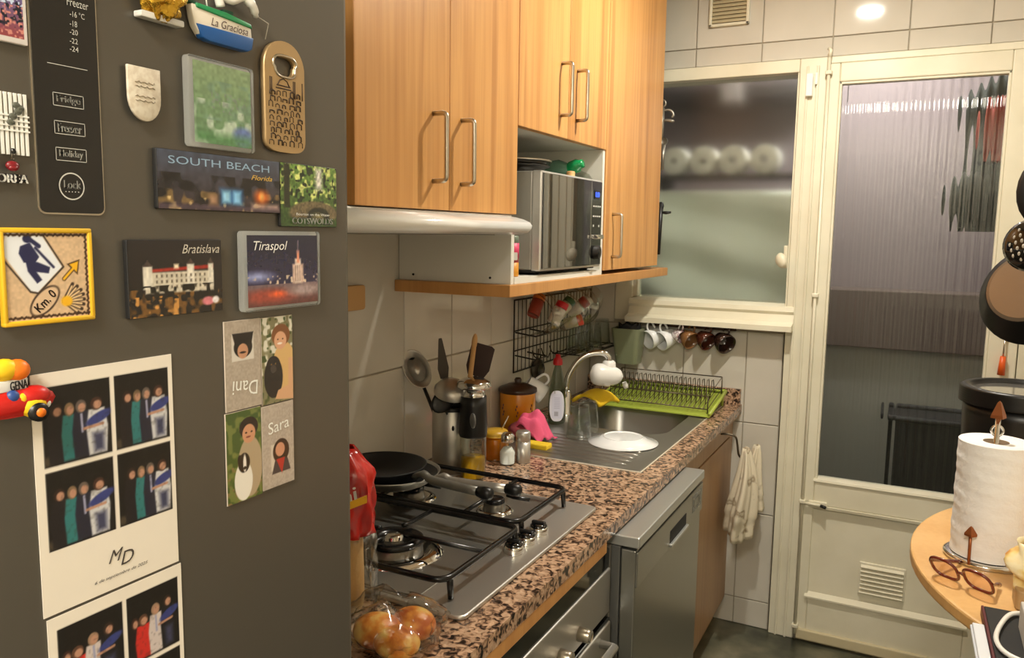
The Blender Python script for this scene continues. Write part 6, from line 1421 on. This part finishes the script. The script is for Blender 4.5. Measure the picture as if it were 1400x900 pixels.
# paper towel and holder
rx_, ry_ = 1.302, 1.615
ph = thing('paper_towel_holder', 'chrome kitchen roll holder with copper arrow-shaped tips', 'holder', (rx_, ry_, ZTB))
copper = mat('copper_tip', (150, 88, 48), 0.35, 0.6)
MB().lathe([(0, 0.001), (0.066, 0.001), (0.069, 0.004), (0.069, 0.008), (0.064, 0.010), (0, 0.010)], (rx_, ry_, ZTB), 36).build('base', chrome, ph)
MB().tube([(rx_, ry_, ZTB+0.009), (rx_, ry_, ZTB+0.270)], 0.0045, 8).build('rod', chrome, ph)
MB().tube(arc((rx_, ry_, ZTB+0.236), 0.009, 0, 2*PI, 18, 'xz')[:-1], 0.0022, 6, True).xf(Matrix.Translation((0, 0, 0))).build('loop', chrome, ph)
MB().lathe([(0, 0), (0.014, 0.001), (0.013, 0.006), (0.004, 0.028), (0, 0.032)], (rx_, ry_, ZTB+0.258), 4, 0, Matrix.Rotation(0.4, 4, 'Z'), 1, 1, False).build('arrow_tip', copper, ph)
arm = Vector((rx_-0.030, ry_-0.062, 0))
MB().tube([(arm.x, arm.y, ZTB+0.006), (arm.x-0.001, arm.y-0.004, ZTB+0.060)], 0.0026, 8).build('side_arm', copper, ph)
MB().lathe([(0, 0), (0.010, 0.001), (0.010, 0.005), (0.003, 0.016), (0, 0.019)], (arm.x-0.001, arm.y-0.004, ZTB+0.058), 4, 0, None, 1, 1, False).build('arm_tip', copper, ph)
paper = mat('kitchen_paper', (238, 238, 236), 0.9, bump=(70, 0.5, ONE), bdist=0.004)
t = thing('kitchen_roll', 'white embossed kitchen roll standing on the chrome holder', 'kitchen roll', (rx_, ry_, ZTB+0.011))
def rollf(u, v):
    a = 2*PI*u; r = 0.0585+0.0006*math.sin(3*a+20*v)+0.0005*math.sin(60*v+2*a)
    return Vector((rx_+r*math.cos(a), ry_+r*math.sin(a), ZTB+0.0115+0.205*v))
MB().grid(rollf, 60, 40, 0, True, True).build('paper', paper, t)
MB().lathe([(0.0205, ZTB+0.2160), (0.0575, ZTB+0.2175), (0.0588, ZTB+0.2162)][::-1], (rx_, ry_, 0), 48).build('end_face', paper, t)
MB().lathe([(0.0205, ZTB+0.2165), (0.0205, ZTB+0.012), (0.019, ZTB+0.012), (0.019, ZTB+0.2165), (0.0205, ZTB+0.2165)], (rx_, ry_, 0), 32).build('tube', mat('cardboard', (120, 100, 76), 0.9), t)
# spectacles
sp_ = thing('eyeglasses', 'brown tortoiseshell eyeglasses lying on the table edge', 'eyeglasses', (1.245, 1.45, ZTB))
tort = mat('tortoiseshell', (104, 38, 24), 0.18, coat=0.5); lens = thin_glass('lens', (244, 232, 222), 1.3)
L0 = px(1291, 782, 2, ZTB+0.014); L1 = px(1337, 800, 2, ZTB+0.014); ld = (L1-L0).normalized(); bd = Vector((-ld.y, ld.x, 0))
if bd.y < 0: bd = -bd
up_ = (Vector((0, 0, 0.9))-bd*0.62).normalized()
half = (L1-L0).length*0.40; lh = 0.0225
def lensring(c): return [c+ld*(half*math.copysign(abs(math.cos(a))**0.7, math.cos(a)))+up_*(lh*math.copysign(abs(math.sin(a))**0.7, math.sin(a))) for a in [2*PI*i/32 for i in range(32)]]
Lb = Vector((0, 0, 0.006))
for c in (L0+Lb, L1+Lb):
    rg = lensring(c); rim_ = MB().tube(rg, 0.0026, 8, True).build('rim', tort, sp_)
    MB().add([c]+rg, [(0, i+1, (i+1) % 32+1) for i in range(32)]).build('lens', lens, rim_, solid=0.0012)
m0 = L0+Lb+ld*half; m1 = L1+Lb-ld*half
MB().tube(spline([m0, m0.lerp(m1, 0.5)+up_*0.004, m1], 5), 0.0024, 8).build('bridge', tort, sp_)
hE = L1+Lb+ld*half*1.02+up_*0.008; hS = L0+Lb-ld*half*1.02+up_*0.008
e1 = px(1366, 800, 2, ZTB+0.006); e0 = px(1313, 768, 2, ZTB+0.006)
MB().tube(spline([hE, hE.lerp(e1, 0.25)-Vector((0, 0, 0.002)), hE.lerp(e1, 0.7), e1], 5), [0.0026]*10+[0.0036]*5+[0.0042], 8).build('temple', tort, sp_)
MB().tube(spline([hS, hS.lerp(e0, 0.5), e0], 5), [0.0026]*6+[0.0036]*5, 8).build('temple', tort, sp_)
# black round appliance behind the roll
bx_, by_ = 1.376, 1.985
t = thing('electric_fryer', 'black cylindrical appliance with ribbed rim behind the kitchen roll', 'appliance', (bx_, by_, ZTB))
MB().lathe([(0, 0.001), (0.100, 0.001), (0.106, 0.006), (0.112, 0.20), (0.112, 0.222), (0, 0.222)], (bx_, by_, ZTB), 48).build('body', mat('black_satin', (13, 14, 14), 0.35), t)
pr = [(0.112, 0.222)]
for k in range(6): pr += [(0.121, 0.224+k*0.005), (0.118, 0.2265+k*0.005)]
pr += [(0.121, 0.254), (0.112, 0.260), (0.100, 0.258), (0.096, 0.250)]
MB().lathe(pr, (bx_, by_, ZTB), 56).build('ribbed_rim', black_pl, t)
MB().lathe([(0.097, 0.250), (0.090, 0.250), (0, 0.249)], (bx_, by_, ZTB), 48).build('glass_top', mat('smoked_glass', (96, 94, 90), 0.08, coat=0.6), t)
# notebooks, papers, white cable, snack bag
nb = thing('notebook', 'black notebook with dark red spine lying on the table corner', 'notebook', (1.34, 1.27, ZTB))
nf = Frame((1.279, 1.356, ZTB+0.001), (1, 0.02, 0), (0.02, -1, 0))
def nbx(nm, a0, a1, b0, b1, c0, c1, m, p=nb):
    q = MB().box(a0, a1, b0, b1, c0, c1, 0.001, seg=1); q.v = [nf.o+nf.u*v.x+nf.v*v.y+Vector((0, 0, 1))*v.z for v in q.v]; return q.build(nm, m, p)
nbx('cover', 0.004, 0.150, 0, 0.21, 0.0, 0.016, black_mt); nbx('spine', 0.0, 0.004, 0, 0.21, 0.0, 0.0165, mat('oxblood', (86, 22, 28), 0.5)); nbx('pages', 0.010, 0.148, -0.001, 0.0, 0.003, 0.013, wi)
pp = thing('paper_stack', 'sheaf of white papers sticking out beside the notebook', 'papers', (1.27, 1.22, ZTB))
for k, (o1, o2) in enumerate(((-0.018, 0.060), (-0.016, 0.066))): nbx('sheet', o1, -0.001, o2, 0.235, 0.004+k*0.006, 0.009+k*0.006, mat('bond_paper', (214, 218, 224), 0.7), pp)
cb_ = spline([(1.345, 1.345, ZTB+0.022), (1.318, 1.335, ZTB+0.022), (1.300, 1.290, ZTB+0.022), (1.290, 1.235, ZTB+0.022), (1.300, 1.196, ZTB+0.022), (1.335, 1.175, ZTB+0.022)], 8)
cbl = thing('charger_cable', 'white charging cable looped over the black notebook', 'cable', (1.31, 1.26, ZTB))
MB().tube(cb_, 0.0034, 8).build('cord', white_pl, cbl)
MB().box(1.344, 1.376, 1.328, 1.354, ZTB+0.0175, ZTB+0.042, 0.003).build('plug', white_pl, cbl)
bx('card_box', mat('pale_grey_card', (196, 192, 184), 0.7), None, 1.322, 1.40, 1.215, 1.300, ZTB+0.0175, ZTB+0.058, 0.002, label='pale grey card box on the notebook inside the cable loop', cat='box')
sg = thing('snack_bag', 'yellow printed snack bag standing at the table edge', 'bag', (1.37, 1.43, ZTB))
sm_ = mat('snack_foil', (232, 200, 120), 0.35, noise=(38, [(0.38, (214, 150, 70)), (0.5, (240, 214, 140)), (0.64, (246, 232, 190))], ONE, 2))
def sbf(u, v):
    a = 2*PI*u; k = math.sin(PI*min(max(v, 0.03), 0.97))**0.5
    return Vector((1.372+(0.052-0.006*math.sin(9*v))*math.cos(a)*(0.80+0.20*k)+0.004*math.sin(14*v+3*a), 1.430+0.030*k*math.sin(a), ZTB+0.03+0.075*v+0.005*math.sin(3*a)))
MB().grid(sbf, 36, 16, 0, True, True).build('foil', sm_, sg, solid=0.0006)
MB().prism(rrect(1.328, 1.415, 1.402, 1.458, 0.01), 'z', ZTB+0.001, ZTB+0.032, 0, 0.003).build('gusset', mat('tan_foil', (176, 146, 104), 0.5), sg)
# ================================================================== pans hanging by the door
rkx = thing('pan_rail', 'dark pan rail fixed to the side wall above the table', 'rail', (1.6, 2.2, 1.8))
MB().tube([(1.415, 1.9, 1.80), (1.415, 2.45, 1.80)], 0.008, 10).build('bar', lm_, rkx)
for y in (1.92, 2.43): MB().tube([(1.415, y, 1.80), (XR-0.001, y, 1.80)], 0.007, 8).build('bracket', lm_, rkx)
for y in (2.02, 2.20, 2.33): MB().tube(spline([(1.415, y, 1.80), (1.423, y, 1.808), (1.415, y, 1.812), (1.407, y, 1.800), (1.407, y, 1.775), (1.415, y, 1.765), (1.423, y, 1.772)], 4), 0.003, 6).build('hook', lm_, rkx)
nd = Vector((-0.50, -0.80, 0.34)).normalized()
t = thing('hanging_pan', 'dark frying pan with greyish base hanging from the pan rail', 'pan', (1.42, 2.2, 1.4))
c = Vector((1.380, 2.20, 1.362)); M = axisM(nd)
MB().lathe([(0, 0), (0.082, 0), (0.088, -0.003), (0.122, -0.050), (0.126, -0.052), (0.124, -0.055), (0.084, -0.008), (0, -0.006)][::-1], c, 40, 0, M).build('body', mat('pan_black', (15, 15, 16), 0.3), t)
MB().lathe([(0.076, 0.0022), (0, 0.0022)], c, 40, 0, M).lathe([(0.084, -0.0005), (0.076, 0.0022)], c, 40, 0, M).build('base_disc', mat('pan_base', (128, 116, 100), 0.3, 0.75), t)
upv = (Vector((0, 0, 1))-nd*nd.z).normalized()
MB().tube([c-nd*0.045+upv*0.115, c-nd*0.05+upv*0.20, Vector((1.415, 2.20, 1.70)), Vector((1.415, 2.20, 1.768))], [0.010, 0.011, 0.010, 0.006], 10).build('handle', black_pl, t)
t = thing('hanging_ladle', 'black perforated skimmer hanging in front of the pan', 'skimmer', (1.44, 2.02, 1.4))
c = Vector((1.366, 2.02, 1.463)); nd2 = Vector((-0.35, -0.9, 0.12)).normalized(); M = axisM(nd2)
MB().lathe([(0, 0.0), (0.030, -0.002), (0.050, -0.010), (0.058, -0.018), (0.056, -0.021), (0.048, -0.014), (0.03, -0.006), (0, -0.004)][::-1], c, 32, 0, M).build('bowl', black_gl, t)
mb = MB()
for i in range(-3, 4):
    for j in range(-3, 4):
        if i*i+j*j > 10: continue
        p = c+M.to_3x3() @ Vector((i*0.0125, j*0.0125, -0.0085*(i*i+j*j)/10+0.0022)); mb.ell(p, (0.003, 0.0016, 0.0045), 8)
o = mb.build('slots', mat('slot_grey', (176, 170, 158), 0.5), t); o['kind'] = 'stuff'
MB().tube([c+Vector((0.005, 0.01, 0.050)), Vector((1.407, 2.02, 1.62)), Vector((1.415, 2.02, 1.768))], [0.008, 0.010, 0.006], 10).build('handle', black_pl, t)
t = thing('hanging_spatula', 'black silicone spatula hanging behind the perforated skimmer', 'spatula', (1.45, 2.33, 1.5))
c = Vector((1.408, 2.33, 1.590))
MB().ell(c, (0.050, 0.012, 0.080), 20).build('blade', black_pl, t)
MB().tube([c+Vector((0, 0, 0.06)), Vector((1.414, 2.33, 1.768))], 0.008, 8).build('handle', black_pl, t)
t = thing('scraper', 'orange handled scraper hanging on the door frame below the pan', 'scraper', (1.41, 2.94, 1.05))
MB().tube([(1.412, 2.925, 1.045), (1.414, 2.925, 1.105)], [0.011, 0.008], 10).build('handle', mat('orange_plastic', (224, 92, 26), 0.4), t)
MB().tube([(1.414, 2.925, 1.105), (1.416, 2.930, 1.165)], 0.003, 6).build('shaft', nickel, t)
MB().lathe([(0, 0), (0.006, 0), (0.004, 0.010), (0, 0.012)], (1.416, 2.940, 1.165), 12, 0, axisM((0, -1, 0))).build('peg', nickel, t)
